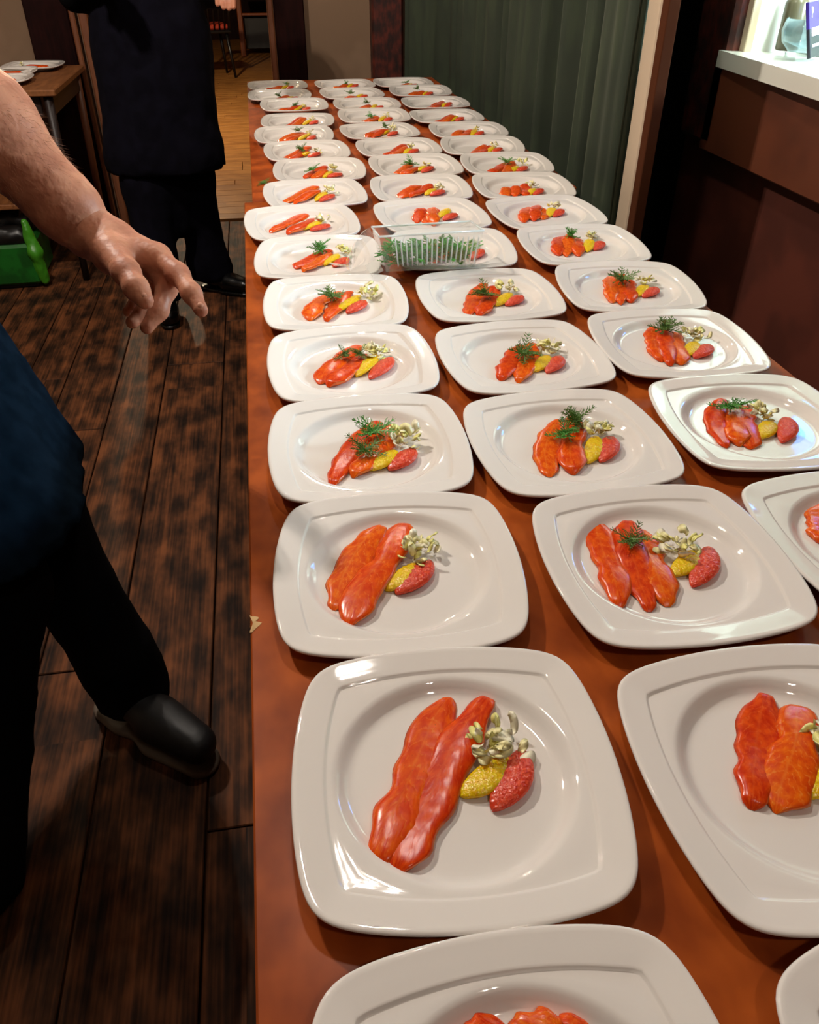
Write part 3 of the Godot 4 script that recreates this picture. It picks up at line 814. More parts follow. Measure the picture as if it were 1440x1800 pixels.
func plank_floor(parent: Node3D, called: String, x0: float, x1: float, z0: float, z1: float, wide: float, along_z: bool, mats: String, long: float) -> void:
	rng.seed = hash(mats)
	var shapes := {}
	var c := x0 if along_z else z0
	var stop := x1 if along_z else z1
	var i := 0
	while c < stop - 0.02:
		var w: float = min(wide * [1.0, 1.25, 0.85, 1.1][i % 4], stop - c)
		var s := z0 if along_z else x0
		var send := z1 if along_z else x1
		var first := true
		while s < send - 0.01:
			var l: float = min(long * (rng.randf_range(0.15, 1.0) if first else 1.0), send - s)
			first = false
			l = snappedf(l, 0.05) if send - s - l > 0.1 else l
			var key := "%.3f %.3f" % [w, l]
			if not shapes.has(key):
				shapes[key] = box(w - 0.004, 0.03, l - 0.003, 0.002) if along_z else box(l - 0.003, 0.03, w - 0.003, 0.0015)
			var at := Vector3(c + w / 2, -0.015 - rng.randf() * 0.002, s + l / 2) if along_z else Vector3(s + l / 2, -0.015, c + w / 2)
			part(parent, called, shapes[key], M[mats + str(rng.randi() % 3)], at)
			s += l
		c += w
		i += 1

func build_room() -> void:
	var fl := struct("floor", box(4.1, 0.05, 7.2, 0.002), M.gap, Vector3(-0.75, -0.060, -1.15), "dark worn wooden plank floor of the dining room", "floor")
	plank_floor(fl, "plank", -2.0, 2.0, -3.58, 3.55, 0.17, true, "plank_", 2.4)
	for c in fl.get_children(): c.position.y += 0.060
	var hall := struct("floor", box(7.0, 0.05, 9.6, 0.002), M.gap, Vector3(-0.5, -0.059, -9.56), "light oak plank floor beyond the doorway", "floor")
	plank_floor(hall, "plank", -3.4, 3.4, -4.78, 4.78, 0.125, false, "oak_", 1.9)
	for c in hall.get_children(): c.position.y += 0.059
	struct("ceiling", box(4.2, 0.1, 7.4), M.ceiling, Vector3(-0.75, 2.72, -1.15), "beige dining room ceiling", "ceiling")
	struct("wall_left", box(0.1, 2.7, 7.4), M.plaster, Vector3(-2.82, 1.32, -1.15), "beige plaster wall left of the aisle", "wall")
	struct("wall_back", box(4.2, 2.7, 0.1), M.plaster, Vector3(-0.75, 1.32, 2.48), "beige plaster wall behind the near table end", "wall")
	# far wall with the doorway
	struct("wall_far_left", box(2.05, 2.7, 0.12), M.plaster, Vector3(-1.83, 1.32, -4.82), "beige plaster wall behind the small side table", "wall")
	struct("wall_far_right", box(1.3, 2.7, 0.12), M.plaster, Vector3(0.77, 1.32, -4.82), "beige plaster wall behind the far table end", "wall")
	struct("wall_far_top", box(1.1, 0.5, 0.12), M.plaster, Vector3(-0.35, 2.42, -4.82), "beige plaster wall above the doorway", "wall")
	struct("trim_1", box(0.20, 2.3, 0.10, 0.006), M.dark_wood, Vector3(-0.955, 1.15, -4.75), "wide dark wooden door casing beside the side table", "trim")
	struct("trim_2", box(0.026, 2.3, 0.05, 0.006), M.trim_wood, Vector3(-0.838, 1.15, -4.71), "narrow lighter wooden strip on the left door casing", "trim")
	struct("trim_3", box(0.040, 2.3, 0.06, 0.006), M.trim_wood, Vector3(-0.788, 1.15, -4.71), "lighter wooden edge strip of the doorway, left side", "trim")
	struct("trim_4", box(0.03, 2.3, 0.13, 0.006), M.black, Vector3(-0.757, 1.15, -4.80), "dark inner face of the left door jamb", "trim")
	struct("trim_5", box(0.03, 2.3, 0.05, 0.006), M.trim_wood, Vector3(0.105, 1.15, -4.72), "light narrow edge strip of the doorway, right side", "trim")
	struct("trim_6", box(0.15, 2.3, 0.11, 0.006), M.dark_wood, Vector3(0.198, 1.15, -4.75), "dark wooden door casing right of the doorway", "trim")
	struct("trim_7", box(0.16, 2.6, 0.10, 0.01), M.rustic, Vector3(0.69, 1.3, -4.72), "rough dark brown post in the far corner beside curtain", "trim")
	# right side: partition with curtain, recess, rough post, kitchen hatch
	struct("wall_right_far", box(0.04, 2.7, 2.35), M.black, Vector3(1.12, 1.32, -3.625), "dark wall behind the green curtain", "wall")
	struct("trim_8", box(0.022, 2.6, 0.072, 0.004), M.white_trim, Vector3(0.941, 1.3, -2.055), "pale painted upright trim at the near curtain edge", "trim")
	struct("trim_9", box(0.028, 2.6, 0.036, 0.002), M.trim_dark, Vector3(0.946, 1.3, -2.000), "brown wooden upright beside the pale trim", "trim")
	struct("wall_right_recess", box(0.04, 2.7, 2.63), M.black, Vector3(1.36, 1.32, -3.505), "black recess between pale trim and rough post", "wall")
	struct("trim_10", box(0.12, 1.82, 0.19, 0.012), M.rustic, Vector3(1.265, 1.765, -2.270), "rough hewn dark red brown post beside the hatch", "trim")
	struct("wall_right_low", box(0.12, 1.06, 4.8, 0.004), M.low_wall, Vector3(1.318, 0.51, -0.02), "dark brown lower wall below the kitchen hatch", "wall")
	struct("wall_right_top", box(0.12, 1.0, 4.63, 0.004), M.board, Vector3(1.29, 2.22, 0.125), "brown wall above the kitchen hatch", "wall")
	struct("wall_right_near", box(0.12, 1.0, 3.48, 0.004), M.board, Vector3(1.29, 1.42, 0.70), "brown wall on the near side of the kitchen hatch", "wall")
	struct("trim_11", box(0.10, 0.205, 4.6, 0.004), M.board, Vector3(1.255, 0.943, 0.07), "brown board below the white hatch sill", "trim")
	build_curtain()

func build_curtain() -> void:
	var t := thing("curtain", "dark green pleated floor length curtain along the right wall", "curtain", Vector3.ZERO)
	var rows := []
	var n := 340
	for r in 14:
		var row := []
		var y := 0.03 + 2.55 * r / 13.0
		for i in n + 1:
			var s := i / float(n)
			var z := lerpf(-2.10, -4.62, s)
			noise.seed = 4
			var wob := noise.get_noise_1d(s * 260.0) * 3.0
			var fold := 0.07 - 0.125 * absf(cos(s * 36.0 + wob)) - 0.035 * absf(cos(s * 61.0 + wob * 1.7 + 0.6))
			fold *= 0.8 + 0.4 * noise.get_noise_2d(s * 400.0, y * 12.0 + 60.0) + 0.12 * (1.0 - y / 2.6)
			var x := 1.0 + fold - 0.17 * smoothstep(0.88, 1.0, s)
			row.append(Vector3(x, y, z + 0.012 * sin(s * 37.0 + 1.0)))
		rows.append(row)
	var back := []
	for r in rows:
		var b := []
		for p in r: b.append(p + Vector3(0.006, 0, 0))
		back.append(b)
	var st := begin()
	grid(st, rows)
	grid(st, back)
	part(t, "drape", done(st), M.curtain)
	var rod := part(t, "curtain_rod", tube_mesh([Vector3(1.0, 2.60, -2.05), Vector3(1.0, 2.60, -4.70)], [0.014, 0.014]), M.metal)
	rod.set_meta("label", "metal curtain rod")

func build_kitchen() -> void:
	# the bright kitchen behind the hatch
	struct("wall_kitchen_far", box(2.4, 2.7, 0.1), M.kitchen_wall, Vector3(2.50, 1.32, -2.95), "bright white far wall of the kitchen", "wall")
	struct("wall_kitchen_end", box(0.1, 2.7, 4.2), M.kitchen_wall, Vector3(3.70, 1.32, -0.9), "bright white end wall of the kitchen", "wall")
	struct("wall_kitchen_near", box(2.4, 2.7, 0.1), M.kitchen_wall, Vector3(2.50, 1.32, 1.15), "bright white near wall of the kitchen", "wall")
	struct("ceiling", box(2.5, 0.1, 4.3), M.white_wall, Vector3(2.50, 2.72, -0.9), "white kitchen ceiling", "ceiling")
	struct("floor", box(2.5, 0.1, 4.3), M.metal, Vector3(2.50, -0.05, -0.9), "grey kitchen floor", "floor")
	struct("wall_kitchen_side", box(0.1, 2.7, 0.72), M.kitchen_wall, Vector3(1.43, 1.32, -2.55), "white kitchen wall behind the hatch jamb", "wall")
	struct("window_1", box(0.10, 0.66, 0.03, 0.003), M.white_wall, Vector3(1.305, 1.41, -2.17), "white side panel of the kitchen hatch", "window frame")
	struct("trim_12", box(0.02, 0.66, 0.03, 0.002), M.white_trim, Vector3(1.245, 1.41, -2.165), "cream edge strip of the hatch side panel", "trim")
	# sill with a slightly slanting front
	var st := SurfaceTool.new()
	st.begin(Mesh.PRIMITIVE_TRIANGLES)
	st.set_smooth_group(-1)
	var a := [Vector2(1.195, -2.205), Vector2(1.155, -1.66), Vector2(1.13, -1.04), Vector2(1.36, -1.04), Vector2(1.36, -2.205)]
	var y1 := 1.083
	var y0 := 1.045
	for i in 5:
		var p: Vector2 = a[i]
		var q: Vector2 = a[(i + 1) % 5]
		for v in [Vector3(p.x, y0, p.y), Vector3(p.x, y1, p.y), Vector3(q.x, y1, q.y), Vector3(p.x, y0, p.y), Vector3(q.x, y1, q.y), Vector3(q.x, y0, q.y)]: st.add_vertex(v)
	for k in [[0, 1, 2], [0, 2, 3], [0, 3, 4]]:
		for j in k: st.add_vertex(Vector3(a[j].x, y1, a[j].y))
		for j in [k[0], k[2], k[1]]: st.add_vertex(Vector3(a[j].x, y0, a[j].y))
	st.generate_normals()
	struct("trim_13", st.commit(), M.laminate, Vector3.ZERO, "white laminate sill of the kitchen hatch", "sill")
	var ct := thing("kitchen_counter", "white kitchen counter just behind the hatch sill", "counter", Vector3(1.665, 0, -0.93))
	part(ct, "countertop", box(0.60, 0.035, 2.4, 0.004), M.white_wall, Vector3(0, 1.078, 0))
	part(ct, "cabinet_body", box(0.52, 1.06, 2.3, 0.004), M.white_wall, Vector3(0.02, 0.53, 0))
	# things on the counter
	var b := thing("bottle", "slim grey brown bottle with dark cap standing on the hatch counter", "bottle", Vector3(1.327, 1.09, -2.111))
	part(b, "bottle_body", lathe([Vector2(0.0005, 0), Vector2(0.026, 0.0), Vector2(0.028, 0.004), Vector2(0.028, 0.10), Vector2(0.022, 0.113), Vector2(0.014, 0.118), Vector2(0.0005, 0.118)], 24), M.bottle)
	part(b, "bottle_cap", lathe([Vector2(0.0005, 0.118), Vector2(0.019, 0.118), Vector2(0.020, 0.122), Vector2(0.020, 0.152), Vector2(0.018, 0.155), Vector2(0.0005, 0.155)], 24), M.bottle_cap)
	var g := part(self, "glass_bowl", lathe([Vector2(0.0005, 0), Vector2(0.03, 0.0), Vector2(0.05, 0.02), Vector2(0.056, 0.045), Vector2(0.050, 0.07), Vector2(0.047, 0.07), Vector2(0.052, 0.045), Vector2(0.046, 0.022), Vector2(0.0005, 0.006)], 28), M.glass_bowl, Vector3(1.332, 1.092, -2.055))
	tag(g, "small bluish glass bowl between the bottle and the purple card", "bowl")
	var card := thing("leaflet_holder", "leaning purple and charcoal printed card with pale lettering on the counter", "card", Vector3(1.306, 1.092, -1.958))
	card.rotation = Vector3(-0.30, 0.75, 0)
	part(card, "card_top", box(0.085, 0.055, 0.008, 0.001), M.purple, Vector3(0, 0.087, 0))
	part(card, "card_bottom", box(0.085, 0.06, 0.008, 0.001), M.charcoal, Vector3(0, 0.0295, 0))
	var tm := TextMesh.new()
	tm.text = "P"
	var sf := SystemFont.new()
	sf.font_names = PackedStringArray(["Droid Sans"])
	tm.font = sf
	tm.font_size = 32
	tm.pixel_size = 0.0009
	tm.depth = 0.0006
	part(card, "printed_letter", tm, M.pale, Vector3(-0.018, 0.092, 0.0046))
	for k in 3:
		part(card, "printed_band", box([0.066, 0.062, 0.058][k], [0.010, 0.006, 0.006][k], 0.001, 0.0003), M.pale, Vector3(0.004, [0.056, 0.047, 0.024][k], 0.0044))
	# fluorescent ceiling panel
	var lp := thing("kitchen_ceiling_light", "bright rectangular ceiling light in the kitchen", "lamp", Vector3(1.57, 2.62, -1.15))
	part(lp, "light_frame", box(0.30, 0.05, 1.86, 0.004), M.white_wall, Vector3(0, 0.02, 0))
	part(lp, "light_diffuser", box(0.24, 0.012, 1.8, 0.002), glow(Color(0.90, 1.0, 0.96), 8.0), Vector3(0, -0.012, 0))
	var l := AreaLight3D.new()
	l.name = "panel_light"
	l.light_color = Color(0.90, 1.0, 0.96)
	l.light_energy = 12.0
	l.area_size = Vector2(0.24, 1.8)
	l.shadow_enabled = true
	lp.add_child(l)
	l.position = Vector3(0, -0.025, 0)
	l.rotation.x = -PI / 2
	var wl := thing("counter_lamp", "cool white lit panel lamp standing deep in the kitchen", "lamp", Vector3(2.52, 0.0, -1.25))
	part(wl, "lamp_stand", box(0.06, 1.36, 0.30, 0.004), M.white_wall, Vector3(0.05, 0.68, 0))
	part(wl, "lamp_case", box(0.05, 0.36, 0.66, 0.004), M.white_wall, Vector3(0.035, 1.54, 0))
	part(wl, "light_diffuser", box(0.012, 0.30, 0.60, 0.002), glow(Color(0.86, 0.96, 1.0), 5.0), Vector3(0.004, 1.54, 0))
	var pl := AreaLight3D.new()
	pl.name = "panel_light"
	pl.light_color = Color(0.86, 0.96, 1.0)
	pl.light_energy = 8.0
	pl.area_size = Vector2(0.6, 0.3)
	pl.shadow_enabled = true
	wl.add_child(pl)
	pl.position = Vector3(-0.012, 1.54, 0)
	pl.rotation.y = PI / 2
	# a small blue display inside the hatch, mirrored in the nearest right hand plates
	var sc := thing("display_screen", "small glowing blue display behind the kitchen hatch", "screen", Vector3(1.44, 1.096, -1.68))
	sc.rotation.y = 0.3
	part(sc, "screen_case", box(0.02, 0.13, 0.20, 0.004), M.bin_black, Vector3(0.008, 0.195, 0))
	part(sc, "screen_stand", box(0.03, 0.13, 0.05, 0.004), M.bin_black, Vector3(0.012, 0.065, 0))
	part(sc, "screen_foot", box(0.09, 0.012, 0.14, 0.004), M.bin_black, Vector3(0.012, 0.006, 0))
	part(sc, "screen_face", box(0.004, 0.11, 0.18, 0.001), glow(Color(0.05, 0.50, 1.0), 18.0), Vector3(-0.003, 0.195, 0))
	var bl := OmniLight3D.new()
	bl.name = "screen_light"
	bl.light_color = Color(0.05, 0.5, 1.0)
	bl.light_energy = 0.02
	bl.light_size = 0.05
	bl.shadow_enabled = true
	sc.add_child(bl)
	bl.position = Vector3(-0.06, 0.195, 0)

func table(x0: float, x1: float, z0: float, z1: float, m: StandardMaterial3D, label: String) -> Node3D:
	var t := thing("dining_table", label, "table", Vector3((x0 + x1) / 2, 0, (z0 + z1) / 2), "long wooden tables set end to end")
	var w := x1 - x0
	var l := z1 - z0
	part(t, "tabletop", box(w, 0.038, l, 0.0018), m, Vector3(0, TY - 0.019, 0))
	for s in [-1, 1]:
		part(t, "apron_rail", box(0.024, 0.09, l - 0.16, 0.003), m, Vector3(s * (w / 2 - 0.07), TY - 0.083, 0))
		part(t, "apron_rail", box(w - 0.16, 0.09, 0.024, 0.003), m, Vector3(0, TY - 0.083, s * (l / 2 - 0.07)))
		for q in [-1, 1]:
			part(t, "leg", box(0.065, TY - 0.038, 0.065, 0.006), m, Vector3(s * (w / 2 - 0.075), (TY - 0.038) / 2, q * (l / 2 - 0.075)))
	return t

func build_tables() -> void:
	var t := table(-0.061, 0.812, -2.225, 0.35, M.table, "long reddish brown varnished table nearest the camera, its edge chipped")
	# the chipped spot on the aisle edge
	var st := SurfaceTool.new()
	st.begin(Mesh.PRIMITIVE_TRIANGLES)
	st.set_smooth_group(0)
	rng.seed = 3
	var ring := []
	for i in 13:
		var a := -PI / 2 + PI * i / 12.0
		ring.append(Vector3(max(cos(a), 0.0) * 0.011 * rng.randf_range(0.6, 1.2) - 0.0008, 0.0, sin(a) * 0.013 * rng.randf_range(0.85, 1.1)))
	for i in 12:
		for v in [Vector3(0.003, 0.0012, 0), ring[i], ring[i + 1]]: st.add_vertex(v)
		for v in [ring[i] + Vector3(0, -0.004, 0), ring[i], Vector3(-0.0008, -0.004, 0)]: st.add_vertex(v)
	st.generate_normals()
	var top: Node3D = t.get_node("tabletop")
	var c := part(top, "chipped_edge", st.commit(), M.chip)
	var hit: Vector3 = Vector3(-0.059, 0.75, -0.615)
	c.position = Vector3(-0.061, TY + 0.0004, hit.z) - t.position - top.position
	c.set_meta("label", "pale chipped spot on the table edge")
	table(-0.040, 0.862, -4.36, -2.232, M.table_2, "long reddish brown table set behind the first, by the doorway")

func build_container() -> void:
	var scrap := part(self, "dill_scrap", dills[1], M.dill, Vector3(-0.007, 0.751, -2.416), Vector3(0, 0.9, 0))
	scrap.scale = Vector3(1.5, 0.5, 1.0)
	tag(scrap, "small dark dill scrap lying on the bare wood left of the plates", "dill sprig")
	# open clear plastic clamshell box full of dill
	var at := Vector3(0.312, TY + 0.0235, -1.600)
	var t := thing("plastic_box", "clear ribbed plastic clamshell box full of dill, lying across two plates", "box", at)
	t.rotation = Vector3(-0.10, 0.02, 0.0)
	var w := 0.105
	var hgt := 0.071
	var d := 0.050
	var wall := func(pts: Array) -> ArrayMesh:
		var st := SurfaceTool.new()
		st.begin(Mesh.PRIMITIVE_TRIANGLES)
		st.set_smooth_group(-1)
		for k in [0, 1, 2, 0, 2, 3]: st.add_vertex(pts[k])
		st.generate_normals()
		return st.commit()
	var b := [Vector3(-w * 0.88, 0, d * 0.8), Vector3(w * 0.88, 0, d * 0.8), Vector3(w * 0.88, 0, -d * 0.8), Vector3(-w * 0.88, 0, -d * 0.8)]
	var u := [Vector3(-w, hgt, d), Vector3(w, hgt, d), Vector3(w, hgt, -d), Vector3(-w, hgt, -d)]
	var body := part(t, "front_wall", wall.call([b[0], b[1], u[1], u[0]]), M.clear)
	body.set_meta("label", "clear ribbed front wall")
	part(t, "side_wall", wall.call([b[1], b[2], u[2], u[1]]), M.clear)
	part(t, "back_wall", wall.call([b[2], b[3], u[3], u[2]]), M.clear)
	part(t, "side_wall", wall.call([b[3], b[0], u[0], u[3]]), M.clear)
	part(t, "box_base", wall.call([b[0], b[1], b[2], b[3]]), M.clear)
	for i in 17:
		var f := -0.70 + 1.62 * i / 16.0
		var p := Vector3(w * f * 0.92, hgt * 0.12, d * 0.83 + 0.001)
		var q := Vector3(w * f, hgt * 0.88, d * 0.975 + 0.001)
		part(t, "rib", tube_mesh([p, p.lerp(q, 0.08), p.lerp(q, 0.92), q], [0.0004, 0.0016, 0.0016, 0.0004], 6), M.clear_rib)
	var rim := begin()
	for i in 4: tube(rim, [u[i], u[(i + 1) % 4]], [0.0022, 0.0022], 6)
	part(t, "rim", done(rim), M.clear_rib)
	var lid := begin()
	var rows := []
	for i in 9:
		var s := i / 8.0
		var x := -w - 0.004 - 0.055 * s
		var y := hgt * (1.0 - 0.15 * s) - 0.055 * s * s
		rows.append([Vector3(x, y, -d * 0.9), Vector3(x - 0.004, y + 0.008 * sin(s * PI), 0), Vector3(x, y, d * 0.9)])
	grid(lid, rows)
	part(t, "lid", done(lid), M.clear).set_meta("label", "clear hinged lid folded open")
	part(t, "lid_tab", box(0.040, 0.0015, 0.026, 0.0005), M.clear, Vector3(-w - 0.075, 0.010, 0.0), Vector3(0, 0.4, -0.25))
	part(t, "lid_corner", box(0.026, 0.0015, 0.035, 0.0005), M.clear, Vector3(-w - 0.012, 0.012, d * 1.0), Vector3(0.5, 0.3, 0.5))
	# the dill in it: countless fronds
	rng.seed = 77
	for k in 2:
		var sd := SurfaceTool.new()
		sd.begin(Mesh.PRIMITIVE_TRIANGLES)
		sd.set_smooth_group(-1)
		for i in 210:
			var o := Vector3(rng.randf_range(-0.80, 0.86) * w, rng.randf_range(0.004, 0.040), rng.randf_range(-0.6, 0.6) * d)
			var a := rng.randf() * TAU
			frond(sd, o, Vector3(cos(a), rng.randf_range(0.0, 0.6), sin(a) * 0.5), rng.randf_range(0.018, 0.030), 0.0008)
		sd.generate_normals()
		var bunch := part(self, "dill_bunch", sd.commit(), M.dill_bright if k else M.dill_box, at, t.rotation)
		tag(bunch, ["bright green dill fronds filling the clear plastic box", "darker green dill fronds packed inside the clear plastic box"][k], "dill", "", "stuff")

# ------------------------------------------------------------------ people
func head(at: Vector3, face: Vector3, caps: Array) -> void:
	var r := face.cross(Vector3.UP)
	caps.append([at + Vector3(0, 0.03, 0) - face * 0.015, at + Vector3(0, 0.05, 0) + face * 0.02, 0.085, 0.078])
	caps.append([at + face * 0.04 + Vector3(0, -0.06, 0), at + face * 0.05 + Vector3(0, -0.085, 0), 0.045, 0.03])
	caps.append([at + face * 0.085 + Vector3(0, 0.02, 0), at + face * 0.11 + Vector3(0, -0.015, 0), 0.010, 0.014])
	caps.append([at + face * 0.085 + Vector3(0, -0.05, 0) + r * 0.02, at + face * 0.085 + Vector3(0, -0.05, 0) - r * 0.02, 0.009, 0.009])
	for s in [-1.0, 1.0]:
		caps.append([at + r * s * 0.085 + Vector3(0, 0.025, 0), at + r * s * 0.088 + Vector3(0, -0.02, 0), 0.014, 0.010])

func shoe(parent: Node3D, heel: Vector3, toe: Vector3, gloss: bool, sole: Material) -> void:
	var d := (toe - heel).normalized()
	var s := d.cross(Vector3.UP).normalized()
	var l := (toe - heel).length()
	var caps := [
		[heel + d * 0.04 + Vector3(0, 0.058, 0), heel + d * 0.09 + Vector3(0, 0.055, 0), 0.036, 0.038],
		[heel + d * 0.05 + Vector3(0, 0.085, 0), heel + d * 0.10 + Vector3(0, 0.085, 0), 0.034, 0.034],
		[heel + d * 0.09 + Vector3(0, 0.060, 0), heel + d * (l * 0.62) + Vector3(0, 0.048, 0), 0.040, 0.034],
		[heel + d * (l * 0.55) + s * 0.010 + Vector3(0, 0.046, 0), heel + d * (l - 0.045) + s * 0.006 + Vector3(0, 0.042, 0), 0.040, 0.032],
		[heel + d * (l * 0.55) - s * 0.012 + Vector3(0, 0.044, 0), heel + d * (l - 0.055) - s * 0.006 + Vector3(0, 0.042, 0), 0.038, 0.032]]
	part(parent, "shoe", body_mesh(caps, 0.006, 0.02, 0.014), M.shoe_gloss if gloss else M.shoe)
	var sc := []
	for c in caps:
		sc.append([Vector3(c[0].x, 0.013, c[0].z), Vector3(c[1].x, 0.013, c[1].z), c[2] * 1.0, c[3] * 1.0])
	part(parent, "shoe_sole", body_mesh(sc, 0.006, 0.02, 0.001, 0.018), sole)

func build_chef() -> void:
	var t := thing("person", "person in dark denim apron reaching a bare left forearm over the table edge", "person", Vector3.ZERO)
	var f := Vector3(0.8, 0, 0.6)
	var lf := Vector3(0.6, 0, -0.8)
	var pel := Vector3(-0.70, 0.97, -1.20)
	var chest := Vector3(-0.76, 1.32, -1.12)
	var hl := pel + lf * 0.09
	var hr := pel - lf * 0.09
	var kl := Vector3(-0.47, 0.50, -1.225)
	var al: Vector3 = Vector3(-0.37, 0.11, -1.179)
	var kr: Vector3 = Vector3(-0.48, 0.52, -0.998)
	var ar: Vector3 = Vector3(-0.567, 0.11, -0.785)
	var sl := chest + lf * 0.19 + Vector3(0, 0.10, 0)
	var sr := chest - lf * 0.19 + Vector3(0, 0.10, 0)
	var wrist: Vector3 = Vector3(-0.218, 1.033, -1.037)
	var fore: Vector3 = Vector3(-0.302, 1.134, -1.076)
	var elbow: Vector3 = Vector3(-0.373, 1.194, -1.133)
	var er := sr + Vector3(0.02, -0.30, 0.06)
	var wr := er + Vector3(0.16, -0.12, 0.14)
	var caps := [
		[pel + Vector3(0, -0.02, 0) + lf * 0.07, chest + lf * 0.08, 0.125, 0.12], [pel + Vector3(0, -0.02, 0) - lf * 0.07, chest - lf * 0.08, 0.125, 0.12],
		[chest + Vector3(0, 0.04, 0), chest + Vector3(0, 0.17, 0), 0.13, 0.06], [chest + Vector3(0, 0.09, 0), sl, 0.09, 0.062], [chest + Vector3(0, 0.09, 0), sr, 0.09, 0.062],
		[chest + Vector3(0, 0.14, 0), chest + Vector3(0, 0.26, 0) + f * 0.02, 0.058, 0.055],
		[sl, elbow, 0.058, 0.048], [elbow, elbow.lerp(fore, 0.75), 0.047, 0.055], [elbow.lerp(fore, 0.75), wrist.lerp(fore, 0.25), 0.055, 0.035], [wrist.lerp(fore, 0.25), wrist, 0.035, 0.028],
		[sr, er, 0.056, 0.045], [er, wr, 0.045, 0.028], [wr, wr + (wr - er).normalized() * 0.09, 0.03, 0.025],
		[hl, kl, 0.085, 0.056], [kl, al, 0.054, 0.036], [hr, kr, 0.085, 0.056], [kr, ar, 0.054, 0.036]]
	head(chest + Vector3(0, 0.37, 0) + f * 0.04, f, caps)
	part(t, "body", body_mesh(caps, 0.012, 0.03), M.skin)
	# left hand, its own finer grid
	var h := []
	var mcp: Vector3 = Vector3(-0.136, 1.016, -0.979)
	var mcp2: Vector3 = Vector3(-0.143, 1.001, -0.994)
	var mcp3: Vector3 = Vector3(-0.154, 0.988, -1.012)
	var mcp4: Vector3 = Vector3(-0.166, 0.98, -1.026)
	h.append([fore.lerp(wrist, 0.8), wrist, 0.0335, 0.029])
	h.append([wrist + (wrist - fore).normalized() * 0.0, wrist.lerp(mcp, 0.35), 0.029, 0.026])
	h.append([wrist, mcp, 0.026, 0.0155])
	h.append([wrist, mcp2, 0.026, 0.0155])
	h.append([wrist, mcp3, 0.025, 0.015])
	h.append([wrist, mcp4, 0.024, 0.014])
	var pip: Vector3 = Vector3(-0.111, 1.007, -0.943)
	var dip: Vector3 = Vector3(-0.096, 0.997, -0.907)
	var tip: Vector3 = Vector3(-0.086, 0.985, -0.884)
	h.append([mcp, pip, 0.0135, 0.0118]); h.append([pip, dip, 0.0115, 0.0103]); h.append([dip, tip, 0.0100, 0.0082])
	var m1: Vector3 = Vector3(-0.128, 0.987, -0.956)
	var m2: Vector3 = Vector3(-0.139, 0.969, -0.932)
	var m3: Vector3 = Vector3(-0.154, 0.955, -0.918)
	h.append([mcp2, m1, 0.0135, 0.0115]); h.append([m1, m2, 0.0112, 0.010]); h.append([m2, m3, 0.0098, 0.0082])
	var r1: Vector3 = Vector3(-0.144, 0.963, -0.992)
	var r2: Vector3 = Vector3(-0.162, 0.952, -0.974)
	var r3: Vector3 = Vector3(-0.177, 0.946, -0.959)
	h.append([mcp3, r1, 0.0128, 0.011]); h.append([r1, r2, 0.0108, 0.0097]); h.append([r2, r3, 0.0095, 0.008])
	var l1: Vector3 = Vector3(-0.161, 0.955, -1.02)
	var l2: Vector3 = Vector3(-0.175, 0.95, -1.006)
	var l3: Vector3 = Vector3(-0.185, 0.947, -0.992)
	h.append([mcp4, l1, 0.0115, 0.0095]); h.append([l1, l2, 0.0093, 0.0085]); h.append([l2, l3, 0.0083, 0.007])
	var t0: Vector3 = Vector3(-0.187, 1.022, -0.98)
	var t1: Vector3 = Vector3(-0.165, 1.019, -0.924)
	var t2: Vector3 = Vector3(-0.153, 1.01, -0.896)
	var t3: Vector3 = Vector3(-0.144, 1.001, -0.881)
	h.append([wrist, t0, 0.026, 0.021]); h.append([t0, t1, 0.021, 0.0145]); h.append([t1, t2, 0.0142, 0.0125]); h.append([t2, t3, 0.0125, 0.0098])
	h.append([t0, mcp, 0.017, 0.012])
	part(t, "left_hand", body_mesh(h, 0.0032, 0.010), M.skin)
	var nails := begin()
	for q in [[t2, t3, 0.0125], [dip, tip, 0.0095]]:
		var d: Vector3 = (q[1] - q[0]).normalized()
		var up := Vector3(0.15, 0.8, 0.55)
		up = (up - d * up.dot(d)).normalized()
		var c: Vector3 = q[1] + up * q[2] * 0.48 - d * 0.001
		tube(nails, [c - d * 0.006, c - d * 0.003, c, c + d * 0.003, c + d * 0.005], [0.0015, 0.0040, 0.0046, 0.0040, 0.0015], 10)
	part(t, "fingernail", done(nails), M.nail)
	# fine hair on the forearm
	rng.seed = 12
	var hs := SurfaceTool.new()
	hs.begin(Mesh.PRIMITIVE_TRIANGLES)
	hs.set_smooth_group(-1)
	var ax := (wrist - fore).normalized()
	var ux := ax.cross(Vector3(0.2, 0.3, 1.0)).normalized()
	var vx := ax.cross(ux)
	for i in 900:
		var u := rng.randf_range(-0.25, 0.85)
		var a := rng.randf() * TAU
		var o := (ux * cos(a) + vx * sin(a))
		var rad := lerpf(0.054, 0.034, clampf(u + 0.1, 0.0, 1.0)) - 0.002
		var root := fore.lerp(wrist, u) + o * rad
		needle(hs, root, root + (o * 0.35 + ax * 0.8 + Vector3(rng.randf_range(-0.4, 0.4), rng.randf_range(-0.4, 0.4), rng.randf_range(-0.4, 0.4))).normalized() * rng.randf_range(0.008, 0.016), 0.00018)
	hs.generate_normals()
	tag(part(t, "arm_hair", hs.commit(), M.arm_hair), "", "", "", "stuff")
	# clothes
	var shirt := [
		[pel + lf * 0.07, chest + lf * 0.08, 0.140, 0.135], [pel - lf * 0.07, chest - lf * 0.08, 0.140, 0.135], [chest + Vector3(0, 0.06, 0), chest + Vector3(0, 0.15, 0), 0.14, 0.085],
		[chest + Vector3(0, 0.09, 0), sl, 0.10, 0.076], [chest + Vector3(0, 0.09, 0), sr, 0.10, 0.076], [sl, sl.lerp(elbow, 0.55), 0.074, 0.072], [sr, sr.lerp(er, 0.6), 0.072, 0.07]]
